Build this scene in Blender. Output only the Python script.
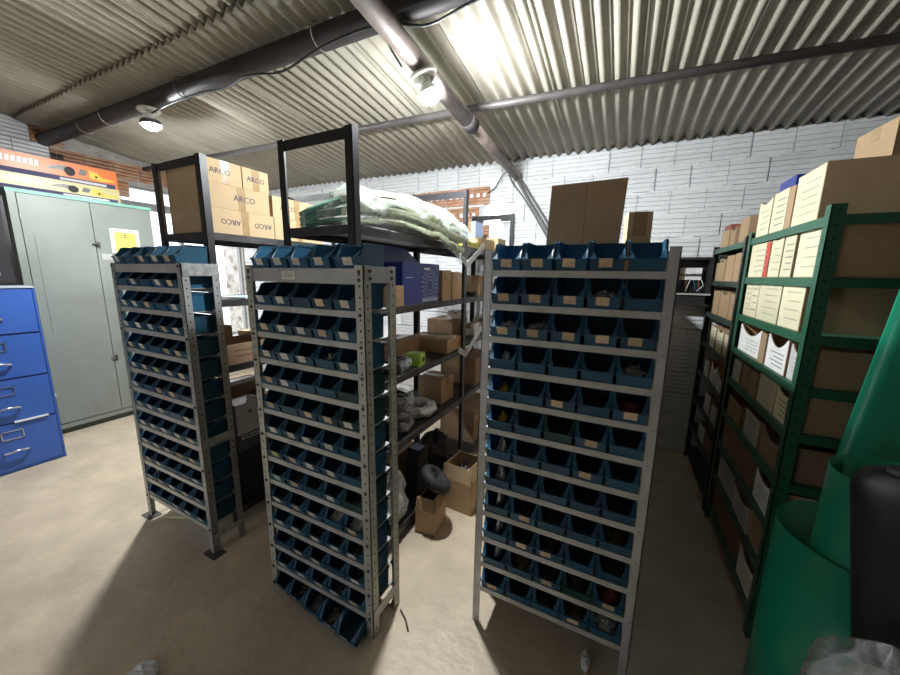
import bpy, math, random
from mathutils import Vector, Matrix
for o in list(bpy.data.objects):
    bpy.data.objects.remove(o)
S = bpy.context.scene
C = S.collection
rnd = random.Random(7)
PI = math.pi
R = math.radians

# ------------------------------------------------------------------ camera, world, exposure
cam = bpy.data.cameras.new('camera')
cam.lens = 13.833
cam.sensor_width = 36
cam.clip_start = 0.02
co = bpy.data.objects.new('camera', cam)
C.objects.link(co)
co.matrix_world = (Matrix.Translation((0, 0, 1.6)) @ Matrix.Rotation(R(26.2), 4, 'Z')
                   @ Matrix.Rotation(R(90 - 10.241), 4, 'X') @ Matrix.Rotation(R(0.889), 4, 'Z'))
S.camera = co
w = bpy.data.worlds.new('sky')
S.world = w
w.use_nodes = True
bg = w.node_tree.nodes['Background']
bg.inputs['Color'].default_value = (0.86, 0.92, 1.0, 1)
bg.inputs['Strength'].default_value = 3.9
S.view_settings.view_transform = 'Standard'
S.view_settings.look = 'None'
S.view_settings.gamma = 1
S.view_settings.use_curve_mapping = False
S.view_settings.exposure = 0.36
LAMP_MAIN = 1350.0
LAMP_SIDE = 1750.0

# ------------------------------------------------------------------ materials
MATS = {}


def mat(name, col, rough=0.6, metal=0.0, var=0.12, scale=12.0, bump=0.0, bscale=None, rand=0.0,
        stain=None, stain_scale=2.0, stain_amt=0.5, emit=None, estr=0.0, trans=0.0, spec=0.5, stretch=None):
    m = bpy.data.materials.new(name)
    m.use_nodes = True
    nt = m.node_tree
    N, L = nt.nodes, nt.links
    p = N['Principled BSDF']
    p.inputs['Roughness'].default_value = rough
    p.inputs['Metallic'].default_value = metal
    p.inputs['Specular IOR Level'].default_value = spec
    tc = N.new('ShaderNodeTexCoord')
    mp = N.new('ShaderNodeMapping')
    if stretch:
        mp.inputs['Scale'].default_value = stretch
    L.new(tc.outputs['Object'], mp.inputs['Vector'])
    no = N.new('ShaderNodeTexNoise')
    no.inputs['Scale'].default_value = scale
    no.inputs['Detail'].default_value = 5
    L.new(mp.outputs['Vector'], no.inputs['Vector'])
    rg = N.new('ShaderNodeMapRange')
    rg.inputs['From Min'].default_value = 0.3
    rg.inputs['From Max'].default_value = 0.7
    rg.inputs['To Min'].default_value = 1 - var
    rg.inputs['To Max'].default_value = 1 + var
    L.new(no.outputs['Fac'], rg.inputs['Value'])
    mul = N.new('ShaderNodeVectorMath')
    mul.operation = 'SCALE'
    mul.inputs[0].default_value = col[:3]
    L.new(rg.outputs['Result'], mul.inputs['Scale'])
    out = mul.outputs['Vector']
    if stain:
        n2 = N.new('ShaderNodeTexNoise')
        n2.inputs['Scale'].default_value = stain_scale
        n2.inputs['Detail'].default_value = 6
        n2.inputs['Roughness'].default_value = 0.65
        L.new(mp.outputs['Vector'], n2.inputs['Vector'])
        r2 = N.new('ShaderNodeMapRange')
        r2.inputs['From Min'].default_value = 0.48
        r2.inputs['From Max'].default_value = 0.68
        r2.inputs['To Max'].default_value = stain_amt
        L.new(n2.outputs['Fac'], r2.inputs['Value'])
        mx = N.new('ShaderNodeMix')
        mx.data_type = 'RGBA'
        mx.inputs['B'].default_value = (*stain, 1)
        L.new(r2.outputs['Result'], mx.inputs['Factor'])
        L.new(out, mx.inputs['A'])
        out = mx.outputs['Result']
    if rand:
        oi = N.new('ShaderNodeObjectInfo')
        r3 = N.new('ShaderNodeMapRange')
        r3.inputs['To Min'].default_value = 1 - rand
        r3.inputs['To Max'].default_value = 1 + rand
        L.new(oi.outputs['Random'], r3.inputs['Value'])
        m3 = N.new('ShaderNodeVectorMath')
        m3.operation = 'SCALE'
        L.new(out, m3.inputs[0])
        L.new(r3.outputs['Result'], m3.inputs['Scale'])
        out = m3.outputs['Vector']
    L.new(out, p.inputs['Base Color'])
    if bump:
        b = N.new('ShaderNodeBump')
        b.inputs['Strength'].default_value = bump
        b.inputs['Distance'].default_value = 0.01
        n4 = N.new('ShaderNodeTexNoise')
        n4.inputs['Scale'].default_value = bscale or scale * 4
        n4.inputs['Detail'].default_value = 4
        L.new(mp.outputs['Vector'], n4.inputs['Vector'])
        L.new(n4.outputs['Fac'], b.inputs['Height'])
        L.new(b.outputs['Normal'], p.inputs['Normal'])
    if emit:
        p.inputs['Emission Color'].default_value = (*emit, 1)
        p.inputs['Emission Strength'].default_value = estr
    if trans:
        tr = N.new('ShaderNodeBsdfTranslucent')
        L.new(out, tr.inputs['Color'])
        ms = N.new('ShaderNodeMixShader')
        ms.inputs['Fac'].default_value = trans
        L.new(p.outputs['BSDF'], ms.inputs[1])
        L.new(tr.outputs['BSDF'], ms.inputs[2])
        L.new(ms.outputs['Shader'], N['Material Output'].inputs['Surface'])
    MATS[name] = m
    return m


def film(name, col, lo=0.25, hi=0.75, rough=0.18, scale=9.0):
    m = bpy.data.materials.new(name)
    m.use_nodes = True
    N, L = m.node_tree.nodes, m.node_tree.links
    p = N['Principled BSDF']
    p.inputs['Base Color'].default_value = (*col, 1)
    p.inputs['Roughness'].default_value = rough
    p.inputs['Specular IOR Level'].default_value = 0.7
    tc = N.new('ShaderNodeTexCoord')
    no = N.new('ShaderNodeTexNoise')
    no.inputs['Scale'].default_value = scale
    no.inputs['Detail'].default_value = 6
    no.inputs['Distortion'].default_value = 1.2
    L.new(tc.outputs['Object'], no.inputs['Vector'])
    rg = N.new('ShaderNodeMapRange')
    rg.inputs['From Min'].default_value = 0.35
    rg.inputs['From Max'].default_value = 0.68
    rg.inputs['To Min'].default_value = lo
    rg.inputs['To Max'].default_value = hi
    L.new(no.outputs['Fac'], rg.inputs['Value'])
    b = N.new('ShaderNodeBump')
    b.inputs['Strength'].default_value = 0.8
    b.inputs['Distance'].default_value = 0.02
    L.new(no.outputs['Fac'], b.inputs['Height'])
    L.new(b.outputs['Normal'], p.inputs['Normal'])
    tr = N.new('ShaderNodeBsdfTransparent')
    ms = N.new('ShaderNodeMixShader')
    L.new(rg.outputs['Result'], ms.inputs['Fac'])
    L.new(tr.outputs['BSDF'], ms.inputs[1])
    L.new(p.outputs['BSDF'], ms.inputs[2])
    L.new(ms.outputs['Shader'], N['Material Output'].inputs['Surface'])
    MATS[name] = m
    return m


def punched(name, col, width, rough=0.5, metal=0.6, step=0.05, rad=0.0055, hole=(0.01, 0.01, 0.01)):
    """steel angle with a row of punched holes down the middle of each flange"""
    m = mat(name, col, rough, metal, 0.18, 14, stain=(col[0]*0.45, col[1]*0.42, col[2]*0.38), stain_scale=7, stain_amt=0.55)
    N, L = m.node_tree.nodes, m.node_tree.links
    p = N['Principled BSDF']
    src = p.inputs['Base Color'].links[0].from_socket
    tc = N.new('ShaderNodeTexCoord')
    sp = N.new('ShaderNodeSeparateXYZ')
    L.new(tc.outputs['Object'], sp.inputs['Vector'])

    def M(op, a, b=None):
        n = N.new('ShaderNodeMath')
        n.operation = op
        for i, v in enumerate((a, b)):
            if v is None:
                continue
            if isinstance(v, (int, float)):
                n.inputs[i].default_value = v
            else:
                L.new(v, n.inputs[i])
        return n.outputs[0]
    zz = M('SUBTRACT', M('PINGPONG', sp.outputs['Z'], step / 2), 0.0)
    dz2 = M('MULTIPLY', zz, zz)
    hs = []
    for ax in ('X', 'Y'):
        ab = M('ABSOLUTE', sp.outputs[ax])
        d = M('SUBTRACT', ab, width / 2)
        hs.append(M('LESS_THAN', M('ADD', M('MULTIPLY', d, d), dz2), rad * rad))
    mk = M('MAXIMUM', hs[0], hs[1])
    mx = N.new('ShaderNodeMix')
    mx.data_type = 'RGBA'
    mx.inputs['B'].default_value = (*hole, 1)
    L.new(mk, mx.inputs['Factor'])
    L.new(src, mx.inputs['A'])
    L.new(mx.outputs['Result'], p.inputs['Base Color'])
    return m


mat('concrete', (0.58, 0.475, 0.345), 0.40, 0, 0.13, 4.5, 0.45, 22, stain=(0.36, 0.30, 0.22), stain_scale=1.7, stain_amt=0.6)
mat('painted_brick', (0.70, 0.71, 0.72), 0.7, 0, 0.08, 9, 0.35, 45, rand=0.05, stain=(0.42, 0.42, 0.43), stain_scale=5, stain_amt=0.35)
mat('dim_render', (0.27, 0.255, 0.235), 0.9)
mat('painted_mortar', (0.56, 0.57, 0.59), 0.85, 0, 0.2, 25, 0.8, 40)
mat('raw_brick', (0.42, 0.22, 0.13), 0.85, 0, 0.2, 14, 0.4, 50, rand=0.15, stain=(0.5, 0.45, 0.4), stain_scale=6, stain_amt=0.6)
mat('grey_render', (0.38, 0.36, 0.33), 0.9, 0, 0.2, 10, 0.5, 30)
mat('yard_white', (0.8, 0.82, 0.84), 0.9, 0, 0.05, 3, stain=(0.6, 0.62, 0.62), stain_scale=2.5, stain_amt=0.4)
mat('peeling_wall', (0.40, 0.38, 0.35), 0.85, 0, 0.1, 8, 0.5, 30, stain=(0.12, 0.09, 0.06), stain_scale=7, stain_amt=0.95)
mat('fibre_cement', (0.37, 0.34, 0.28), 0.85, 0, 0.10, 5, 0.25, 60, rand=0.07, stain=(0.21, 0.19, 0.155), stain_scale=1.6, stain_amt=0.45, stretch=(1.6, 0.8, 1))
mat('dark_beam', (0.032, 0.026, 0.028), 0.55, 0.3, 0.25, 10)
mat('brown_pipe', (0.13, 0.098, 0.088), 0.5, 0.1, 0.25, 12, stain=(0.2, 0.17, 0.15), stain_scale=12, stain_amt=0.5)
mat('grey_pipe', (0.10, 0.09, 0.09), 0.5, 0.2, 0.2, 12)
mat('cable_black', (0.015, 0.015, 0.016), 0.5)
mat('cable_grey', (0.12, 0.115, 0.11), 0.6)
mat('porcelain', (0.62, 0.60, 0.55), 0.4)
mat('bulb_glow', (1, 1, 1), 0.5, emit=(0.93, 0.98, 1.0), estr=LAMP_MAIN)
mat('bulb_glow_side', (1, 1, 1), 0.5, emit=(0.93, 0.98, 1.0), estr=LAMP_SIDE)
punched('steel_r', (0.48, 0.48, 0.48), 0.034, 0.45, 0.4, step=9.0, rad=0.003)
punched('steel_c', (0.45, 0.45, 0.39), 0.041, 0.5, 0.25, step=0.042, rad=0.0045)
punched('steel_l', (0.40, 0.41, 0.40), 0.036, 0.45, 0.4, step=0.042, rad=0.004)
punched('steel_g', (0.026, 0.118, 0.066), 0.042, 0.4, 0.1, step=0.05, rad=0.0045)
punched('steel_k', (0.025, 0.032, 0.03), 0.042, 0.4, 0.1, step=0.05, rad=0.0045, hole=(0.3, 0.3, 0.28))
mat('shelf_dark', (0.03, 0.05, 0.04), 0.5, 0.1, 0.2, 10)
mat('shelf_steel', (0.47, 0.47, 0.455), 0.45, 0.25, 0.15, 16, stain=(0.2, 0.19, 0.17), stain_scale=8, stain_amt=0.5)
mat('galvanised', (0.5, 0.52, 0.52), 0.35, 0.6, 0.25, 40, stain=(0.3, 0.32, 0.32), stain_scale=60, stain_amt=0.6)
mat('bolt_steel', (0.10, 0.09, 0.085), 0.5, 0.6)
mat('bin_blue', (0.028, 0.12, 0.21), 0.38, 0, 0.12, 20, rand=0.22, trans=0.3)
mat('bin_green', (0.01, 0.08, 0.075), 0.4, 0, 0.12, 20, trans=0.25)
mat('tag_card', (0.60, 0.47, 0.30), 0.8, 0, 0.15, 60, rand=0.25)
mat('tag_white', (0.66, 0.64, 0.58), 0.8, 0, 0.12, 60, rand=0.15)
mat('tag_yellow', (0.5, 0.52, 0.2), 0.8, 0, 0.1, 60)
mat('steel_dark', (0.10, 0.095, 0.09), 0.4, 0.3, 0.3, 60)
mat('steel_shiny', (0.72, 0.72, 0.7), 0.35, 0.3, 0.2, 60)
mat('rust_red', (0.22, 0.045, 0.03), 0.6, 0, 0.3, 60)
mat('plastic_white', (0.75, 0.76, 0.76), 0.4)
mat('plastic_yellow', (0.75, 0.48, 0.05), 0.4)
mat('brass_parts', (0.3, 0.22, 0.12), 0.4, 0.6, 0.3, 60)
mat('black_steel', (0.022, 0.021, 0.024), 0.42, 0.2, 0.25, 18)
mat('shelf_black', (0.03, 0.028, 0.03), 0.5, 0.1, 0.25, 10, stain=(0.09, 0.085, 0.085), stain_scale=5, stain_amt=0.6)
mat('kraft', (0.40, 0.27, 0.155), 0.8, 0, 0.08, 9, rand=0.18, stain=(0.28, 0.18, 0.1), stain_scale=4, stain_amt=0.35)
mat('kraft_light', (0.52, 0.37, 0.215), 0.8, 0, 0.06, 9, rand=0.05)
mat('kraft_dark', (0.27, 0.175, 0.105), 0.8, 0, 0.08, 9, rand=0.12)
mat('brown_print', (0.2, 0.1, 0.06), 0.8, 0, 0.1, 10)
mat('tape', (0.36, 0.24, 0.12), 0.25, 0, 0.1, 30)
mat('paper_cream', (0.66, 0.62, 0.43), 0.75, 0, 0.05, 14, rand=0.1)
mat('paper_white', (0.76, 0.76, 0.74), 0.7, 0, 0.04, 14)
mat('paper_grey', (0.50, 0.50, 0.49), 0.75, 0, 0.06, 14, rand=0.15)
mat('print_mid', (0.22, 0.20, 0.18), 0.8)
mat('print_dark', (0.06, 0.055, 0.06), 0.8)
mat('print_grey', (0.42, 0.39, 0.30), 0.8)
mat('print_red', (0.5, 0.07, 0.05), 0.7)
mat('ink_blue', (0.04, 0.035, 0.09), 0.7)
mat('green_steel', (0.026, 0.118, 0.066), 0.4, 0.1, 0.18, 14, stain=(0.02, 0.07, 0.04), stain_scale=6, stain_amt=0.5)
mat('green_sheet', (0.014, 0.33, 0.19), 0.3, 0, 0.06, 3, trans=0.15)
mat('cabinet_grey', (0.235, 0.26, 0.235), 0.42, 0.05, 0.06, 3, stain=(0.18, 0.195, 0.175), stain_scale=2.5, stain_amt=0.4)
mat('cabinet_mint', (0.22, 0.46, 0.37), 0.5, 0, 0.15, 9)
mat('cabinet_base', (0.06, 0.085, 0.055), 0.6, 0, 0.2, 9)
mat('file_blue', (0.045, 0.125, 0.46), 0.35, 0.05, 0.06, 4)
mat('file_top', (0.42, 0.44, 0.5), 0.4)
mat('file_seam', (0.015, 0.03, 0.12), 0.6)
mat('chrome', (0.6, 0.62, 0.68), 0.25, 0.9, 0.1, 20)
mat('black_plastic', (0.008, 0.008, 0.009), 0.35, 0, 0.2, 10)
mat('black_matte', (0.012, 0.011, 0.014), 0.7, 0, 0.2, 10)
mat('orange_print', (0.62, 0.15, 0.03), 0.4, 0, 0.05, 6)
mat('cream_print', (0.48, 0.42, 0.19), 0.4, 0, 0.06, 6)
mat('yellow_print', (0.66, 0.40, 0.04), 0.45)
mat('sign_yellow', (0.85, 0.75, 0.12), 0.5)
mat('navy_box', (0.008, 0.028, 0.22), 0.35, 0, 0.08, 6)
mat('pale_blue_print', (0.35, 0.45, 0.72), 0.4)
mat('lime_box', (0.40, 0.62, 0.08), 0.5)
mat('red_box', (0.55, 0.04, 0.05), 0.5)
mat('red_brown', (0.3, 0.09, 0.06), 0.7, 0, 0.2, 12)
mat('panel_cream', (0.62, 0.64, 0.46), 0.4, 0, 0.05, 5)
mat('panel_green', (0.16, 0.36, 0.27), 0.4, 0, 0.1, 5)
mat('glass_tubes', (0.55, 0.75, 0.8), 0.2, 0, 0.1, 5)
mat('window_steel', (0.25, 0.25, 0.25), 0.6)
mat('frosted', (0.9, 0.92, 0.95), 0.5, 0, 0.08, 6, trans=0.85)
mat('soil_dark', (0.05, 0.042, 0.035), 0.8, 0, 0.3, 20)
film('film_clear', (0.58, 0.64, 0.60), 0.15, 0.6)
film('film_grey', (0.5, 0.5, 0.5), 0.08, 0.6, 0.12, 14)
film('film_white', (0.8, 0.82, 0.84), 0.5, 0.95, 0.25, 12)


# ------------------------------------------------------------------ mesh builder
class MB:
    def __init__(s):
        s.v, s.f, s.m, s.mi, s.smooth = [], [], [], 0, []

    def face(s, idx, sm=False):
        s.f.append(idx)
        s.m.append(s.mi)
        s.smooth.append(sm)

    def box(s, x0, x1, y0, y1, z0, z1, M=None):
        b = len(s.v)
        P = [(x, y, z) for z in (z0, z1) for y in (y0, y1) for x in (x0, x1)]
        if M is not None:
            P = [tuple(M @ Vector(p)) for p in P]
        s.v += P
        for q in ((0, 2, 3, 1), (4, 5, 7, 6), (0, 1, 5, 4), (2, 6, 7, 3), (0, 4, 6, 2), (1, 3, 7, 5)):
            s.face([b + i for i in q])
        return s

    def prism(s, poly, d0, d1, ax='x', M=None):
        """2D polygon (ccw) pushed along an axis. ax x: poly=(y,z); y: poly=(x,z); z: poly=(x,y)"""
        b = len(s.v)
        n = len(poly)
        for d in (d0, d1):
            for a, c in poly:
                p = {'x': (d, a, c), 'y': (a, d, c), 'z': (a, c, d)}[ax]
                if M is not None:
                    p = tuple(M @ Vector(p))
                s.v.append(p)
        s.face([b + i for i in range(n)][::-1])
        s.face([b + n + i for i in range(n)])
        for i in range(n):
            j = (i + 1) % n
            s.face([b + i, b + j, b + n + j, b + n + i])
        return s

    def tube(s, pts, r, n=8, closed=False, M=None, flat=1.0):
        pts = [Vector(p) for p in pts]
        k = len(pts)
        b = len(s.v)
        rs = r if isinstance(r, (list, tuple)) else [r] * k
        prev = None
        for i, p in enumerate(pts):
            if closed:
                t = pts[(i + 1) % k] - pts[i - 1]
            else:
                t = pts[min(i + 1, k - 1)] - pts[max(i - 1, 0)]
            t.normalize()
            if prev is None:
                u = t.cross(Vector((0, 0, 1)))
                if u.length < 0.05:
                    u = t.cross(Vector((1, 0, 0)))
            else:
                u = prev - t * prev.dot(t)
            u.normalize()
            prev = u
            vv = t.cross(u)
            for j in range(n):
                a = 2 * PI * j / n
                q = p + u * (rs[i] * math.cos(a)) + vv * (rs[i] * flat * math.sin(a))
                if M is not None:
                    q = M @ q
                s.v.append(tuple(q))
        for i in range(k if closed else k - 1):
            i2 = (i + 1) % k
            for j in range(n):
                j2 = (j + 1) % n
                s.face([b + i * n + j, b + i2 * n + j, b + i2 * n + j2, b + i * n + j2], True)
        if not closed:
            s.face([b + j for j in range(n)])
            s.face([b + (k - 1) * n + j for j in range(n)][::-1])
        return s

    def lathe(s, prof, n=16, M=None):
        """profile [(r,z)...] about local z"""
        b = len(s.v)
        for r_, z in prof:
            for j in range(n):
                a = 2 * PI * j / n
                p = Vector((r_ * math.cos(a), r_ * math.sin(a), z))
                if M is not None:
                    p = M @ p
                s.v.append(tuple(p))
        for i in range(len(prof) - 1):
            for j in range(n):
                j2 = (j + 1) % n
                s.face([b + i * n + j, b + i * n + j2, b + (i + 1) * n + j2, b + (i + 1) * n + j], True)
        s.face([b + j for j in range(n)][::-1])
        s.face([b + (len(prof) - 1) * n + j for j in range(n)])
        return s

    def grid(s, fn, nu, nv, thick=None):
        """fn(i/nu, j/nv) -> point; optional thickness along +normal guess vector"""
        b = len(s.v)
        for i in range(nu + 1):
            for j in range(nv + 1):
                s.v.append(tuple(fn(i / nu, j / nv)))
        for i in range(nu):
            for j in range(nv):
                a = b + i * (nv + 1) + j
                s.face([a, a + nv + 1, a + nv + 2, a + 1], True)
        return s

    def mesh(s, name, mats):
        me = bpy.data.meshes.new(name)
        me.from_pydata(s.v, [], s.f)
        if isinstance(mats, str):
            mats = [mats]
        for m in mats:
            me.materials.append(MATS[m])
        me.polygons.foreach_set('material_index', s.m)
        me.polygons.foreach_set('use_smooth', s.smooth)
        me.update()
        return me


def put(me, name, parent=None, loc=(0, 0, 0), rot=(0, 0, 0)):
    o = bpy.data.objects.new(name, me)
    C.objects.link(o)
    o.parent = parent
    o.location = loc
    o.rotation_euler = rot
    return o


def part(mb, name, mats, parent=None, loc=(0, 0, 0), rot=(0, 0, 0)):
    return put(mb.mesh(name, mats), name, parent, loc, rot)


def tag(o, label, cat, group=None):
    o['label'] = label
    o['category'] = cat
    if group:
        o['group'] = group
    return o


def thing(name, label, cat, loc=(0, 0, 0), rotz=0.0, group=None):
    o = bpy.data.objects.new(name, None)
    o.empty_display_size = 0.05
    C.objects.link(o)
    o.location = loc
    o.rotation_euler = (0, 0, rotz)
    return tag(o, label, cat, group)


def struct(o):
    o['kind'] = 'structure'
    return o


ORD = ['zeroth', 'first', 'second', 'third', 'fourth', 'fifth', 'sixth', 'seventh', 'eighth', 'ninth', 'tenth',
       'eleventh', 'twelfth', 'thirteenth', 'fourteenth', 'fifteenth']
TXT = {}


def text_mesh(s, size, matn, depth=0.0006):
    k = (s, size, matn)
    if k not in TXT:
        cu = bpy.data.curves.new('lettering', 'FONT')
        cu.body = s
        cu.size = size
        cu.extrude = depth
        cu.resolution_u = 2
        cu.align_x = 'CENTER'
        cu.align_y = 'CENTER'
        ob = bpy.data.objects.new('lettering', cu)
        C.objects.link(ob)
        dg = bpy.context.evaluated_depsgraph_get()
        me = bpy.data.meshes.new_from_object(ob.evaluated_get(dg))
        bpy.data.objects.remove(ob)
        me.materials.clear()
        me.materials.append(MATS[matn])
        TXT[k] = me
    return TXT[k]


# ------------------------------------------------------------------ structure
XL, XR, YB, YF = -5.5, 2.2, 3.65, -2.6


def roof_z(x, y):
    return 2.745 + 0.105 * (YB - y) - 0.012 * x


part(MB().box(XL - 0.3, XR + 0.2, YF - 0.2, YB + 0.4, -0.12, 0.0), 'floor', 'concrete')
struct(bpy.data.objects['floor'])

# back wall: mortar core pieces round a broken hole, then bricks
hx0, hx1, hz0, hz1 = -1.42, -1.20, 2.0, 2.41
mb = MB()
mb.box(XL - 0.2, hx0, 3.662, 3.80, 0, 2.81)
mb.box(hx1, XR + 0.1, 3.662, 3.80, 0, 2.76)
mb.box(hx0, hx1, 3.662, 3.80, 0, hz0)
mb.box(hx0, hx1, 3.662, 3.80, hz1, 2.78)
wall_back = struct(part(mb, 'wall_back', 'painted_mortar'))
BW, BH = 0.252, 0.196


def brick_mesh(wd, matn, holes=False, name='brick'):
    prof = []
    n = 5
    h = BH - 0.008
    prof.append((0.03, 0.0))
    for i in range(n):
        z0 = h * i / n
        z1 = h * (i + 1) / n
        prof += [(0.0, z0 + 0.005), (0.0, z1 - 0.005)]
        if i < n - 1:
            prof += [(0.012, z1 - 0.0015), (0.012, z1 + 0.0015)]
    prof.append((0.03, h))
    m = MB().prism(prof, 0, wd - 0.006, 'x')
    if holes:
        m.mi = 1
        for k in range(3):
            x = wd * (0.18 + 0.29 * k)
            m.box(x - 0.018, x + 0.018, -0.002, 0.01, h * 0.42, h * 0.64)  # pale squares paint in the daylight that shows through the brick holes
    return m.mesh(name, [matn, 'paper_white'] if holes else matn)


bm_white = brick_mesh(BW, 'painted_brick')
bm_half = brick_mesh(BW / 2, 'painted_brick')
bm_raw = brick_mesh(BW, 'raw_brick')
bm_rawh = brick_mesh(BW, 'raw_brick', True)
rest = MB()
nrow = 14
zt = 2.735
for r_ in range(nrow):
    z0 = zt - BH * (r_ + 1)
    if z0 < -0.03:
        continue
    off = (r_ % 2) * BW * 0.5
    k = 0
    x = XL - off
    while x < 1.9:
        xm = x + BW / 2
        jx = rnd.uniform(-0.004, 0.004)
        yy = 3.640 + rnd.uniform(-0.003, 0.005)
        inhole = (hx0 - 0.02 < xm < hx1 + 0.02 and hz0 - 0.05 < z0 + BH / 2 < hz1 + 0.02)
        if inhole:
            x += BW
            continue
        vis = (r_ < 8 and -4.55 < xm < 1.75) or (0.2 < xm < 0.75) or (-2.6 < xm < -1.0 and r_ < 11)
        if vis:
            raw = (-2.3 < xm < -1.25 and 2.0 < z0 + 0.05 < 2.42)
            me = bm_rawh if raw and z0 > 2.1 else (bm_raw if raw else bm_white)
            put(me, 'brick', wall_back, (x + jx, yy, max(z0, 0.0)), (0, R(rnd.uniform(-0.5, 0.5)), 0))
        else:
            rest.box(x + 0.006, x + BW - 0.006, yy, 3.67, max(z0, 0), z0 + BH - 0.012)
        x += BW
o = part(rest, 'brickwork', 'painted_brick', wall_back)
o['kind'] = 'stuff'
# ragged mortar oozing along the bed joints
mo = MB()
for r_ in range(1, 8):
    z = zt - BH * r_ - 0.006
    x = -4.4
    while x < 1.6:
        d = rnd.uniform(0.05, 0.14)
        if not (hx0 - 0.1 < x < hx1 + 0.05 and hz0 - 0.1 < z < hz1 + 0.1):
            mo.prism([(x, z - rnd.uniform(0.004, 0.012)), (x + d / 2, z - rnd.uniform(0.006, 0.016)), (x + d, z - 0.006),
                      (x + d, z + rnd.uniform(0.004, 0.014)), (x + d * 0.4, z + rnd.uniform(0.004, 0.018)), (x, z + 0.006)],
                     3.636 + rnd.uniform(0, 0.004), 3.665, 'y')
        x += d
o = part(mo, 'mortar_joints', 'painted_brick', wall_back)
o['kind'] = 'stuff'

# left wall with the window opening
wy0, wy1, wz0, wz1 = 2.16, 3.62, 0.62, 2.62
mb = MB()
mb.box(XL - 0.16, XL, YF, wy0, 0, 3.45)
mb.box(XL - 0.16, XL, wy0, wy1, 0, wz0)
mb.box(XL - 0.16, XL, wy0, wy1, wz1, 3.1)
mb.mi = 1
mb.box(XL - 0.16, XL, wy1, 3.662, 0, 2.9)
wall_left = struct(part(mb, 'wall_left', ['grey_render', 'peeling_wall']))
lw = MB()
hb = BH - 0.012
for r_ in range(5):
    z0 = 2.28 + BH * r_
    y = 0.62 + (r_ % 2) * 0.13
    while y < 2.75:
        ym = y + BW / 2
        if z0 + BH > roof_z(XL, ym) + 0.06 or (ym > wy0 and z0 < wz1 - 0.02):
            y += BW
            continue
        raw = ym > 1.52
        me = bm_raw if raw else bm_white
        put(me, 'brick', wall_left, (XL + 0.012, y, z0), (0, 0, R(90)))
        y += BW
# four clay tubes of a hollow brick set end-on
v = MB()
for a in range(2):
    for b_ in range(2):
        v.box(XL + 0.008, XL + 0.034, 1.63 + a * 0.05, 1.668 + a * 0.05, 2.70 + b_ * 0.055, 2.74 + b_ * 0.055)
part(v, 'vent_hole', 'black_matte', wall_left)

win = struct(thing('window_1', 'steel window with frosted panes in the left wall', 'window', (XL - 0.08, 0, 0)))
del win['category']
f = MB()
for z in (wz0, 2.40, wz1):
    hh = 0.045 if z == 2.40 else 0.02
    f.box(-0.03, 0.03, wy0, wy1, z - hh, z + hh)
for y in (wy0, 2.80, wy1):
    f.box(-0.03, 0.03, y - 0.02, y + 0.02, wz0, wz1)
part(f, 'window_frame', 'window_steel', win)
for (a, b_) in ((wy0, 2.80), (2.80, wy1)):
    for (c, d) in ((2.40, wz1),):
        part(MB().box(-0.004, 0.004, a + 0.01, b_ - 0.01, c + 0.01, d - 0.01), 'pane', 'frosted', win)
part(MB().box(-0.02, 0.14, wy0 - 0.03, wy1 + 0.03, wz0 - 0.05, wz0 - 0.012), 'window_sill', 'paper_white', win)

# daylight side: porch floor, peeling porch column and a white yard wall outside the open window
struct(part(MB().box(-9.5, XL - 0.3, -1.0, 9.5, -0.12, 0.0), 'ground_outside', 'concrete'))
COLY = 3.98
oc = part(MB().box(-0.17, 0.17, -0.17, 0.17, 0, 2.6).box(-0.2, 0.2, -0.2, 0.2, 0, 0.25), 'porch_column', 'peeling_wall', None, (-6.15, COLY, 0))
tag(oc, 'square porch column with peeling white paint outside the window', 'column')
struct(part(MB().box(-9.3, -9.1, 0.5, 9.3, 0, 3.4), 'wall_yard', 'yard_white'))
struct(part(MB().box(XR, XR + 0.15, YF, YB + 0.1, 0, 3.45), 'wall_right', 'dim_render'))
# unseen wall behind the viewer; its doorway is added to let in fill light
struct(part(MB().box(XL - 0.1, -3.1, YF - 0.15, YF, 0, 3.6).box(-2.1, XR + 0.1, YF - 0.15, YF, 0, 3.6).box(-3.1, -2.1, YF - 0.15, YF, 2.1, 3.6), 'wall_front', 'dim_render'))
dr = MB().box(-3.1, -3.06, YF - 0.15, YF + 0.02, 0, 2.1).box(-2.14, -2.1, YF - 0.15, YF + 0.02, 0, 2.1).box(-3.1, -2.1, YF - 0.15, YF + 0.02, 2.06, 2.1)
struct(part(dr, 'fill_doorway', 'window_steel'))  # frame of the added doorway, out of view
struct(part(MB().box(-9, 5, YF - 6.0, YF - 0.2, -0.12, 0.0), 'ground_yard', 'concrete'))

# corrugated roof
ceiling = bpy.data.objects.new('ceiling', None)
C.objects.link(ceiling)
struct(ceiling)
PITCH = 0.0868
NP = 6


def sheet_mesh(length, name):
    n = int((NP + 0.55) * 8)
    m = MB()
    b = 0
    top, bot = [], []
    for i in range(n + 1):
        x = i * PITCH / 8
        z = 0.0205 * math.sin(2 * PI * x / PITCH)
        for y in (0.0, length):
            m.v.append((x, y, z))
        for y in (0.0, length):
            m.v.append((x, y, z + 0.007))
    for i in range(n):
        a, c = i * 4, (i + 1) * 4
        m.face([a, a + 1, c + 1, c], True)
        m.face([a + 2, c + 2, c + 3, a + 3], True)
        m.face([a, c, c + 2, a + 2])
        m.face([a + 1, a + 3, c + 3, c + 1])
    m.face([0, 2, 3, 1])
    e = n * 4
    m.face([e, e + 1, e + 3, e + 2])
    return m.mesh(name, 'fibre_cement')


slope = math.atan(0.105)
tilt = math.atan(0.012)


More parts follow.
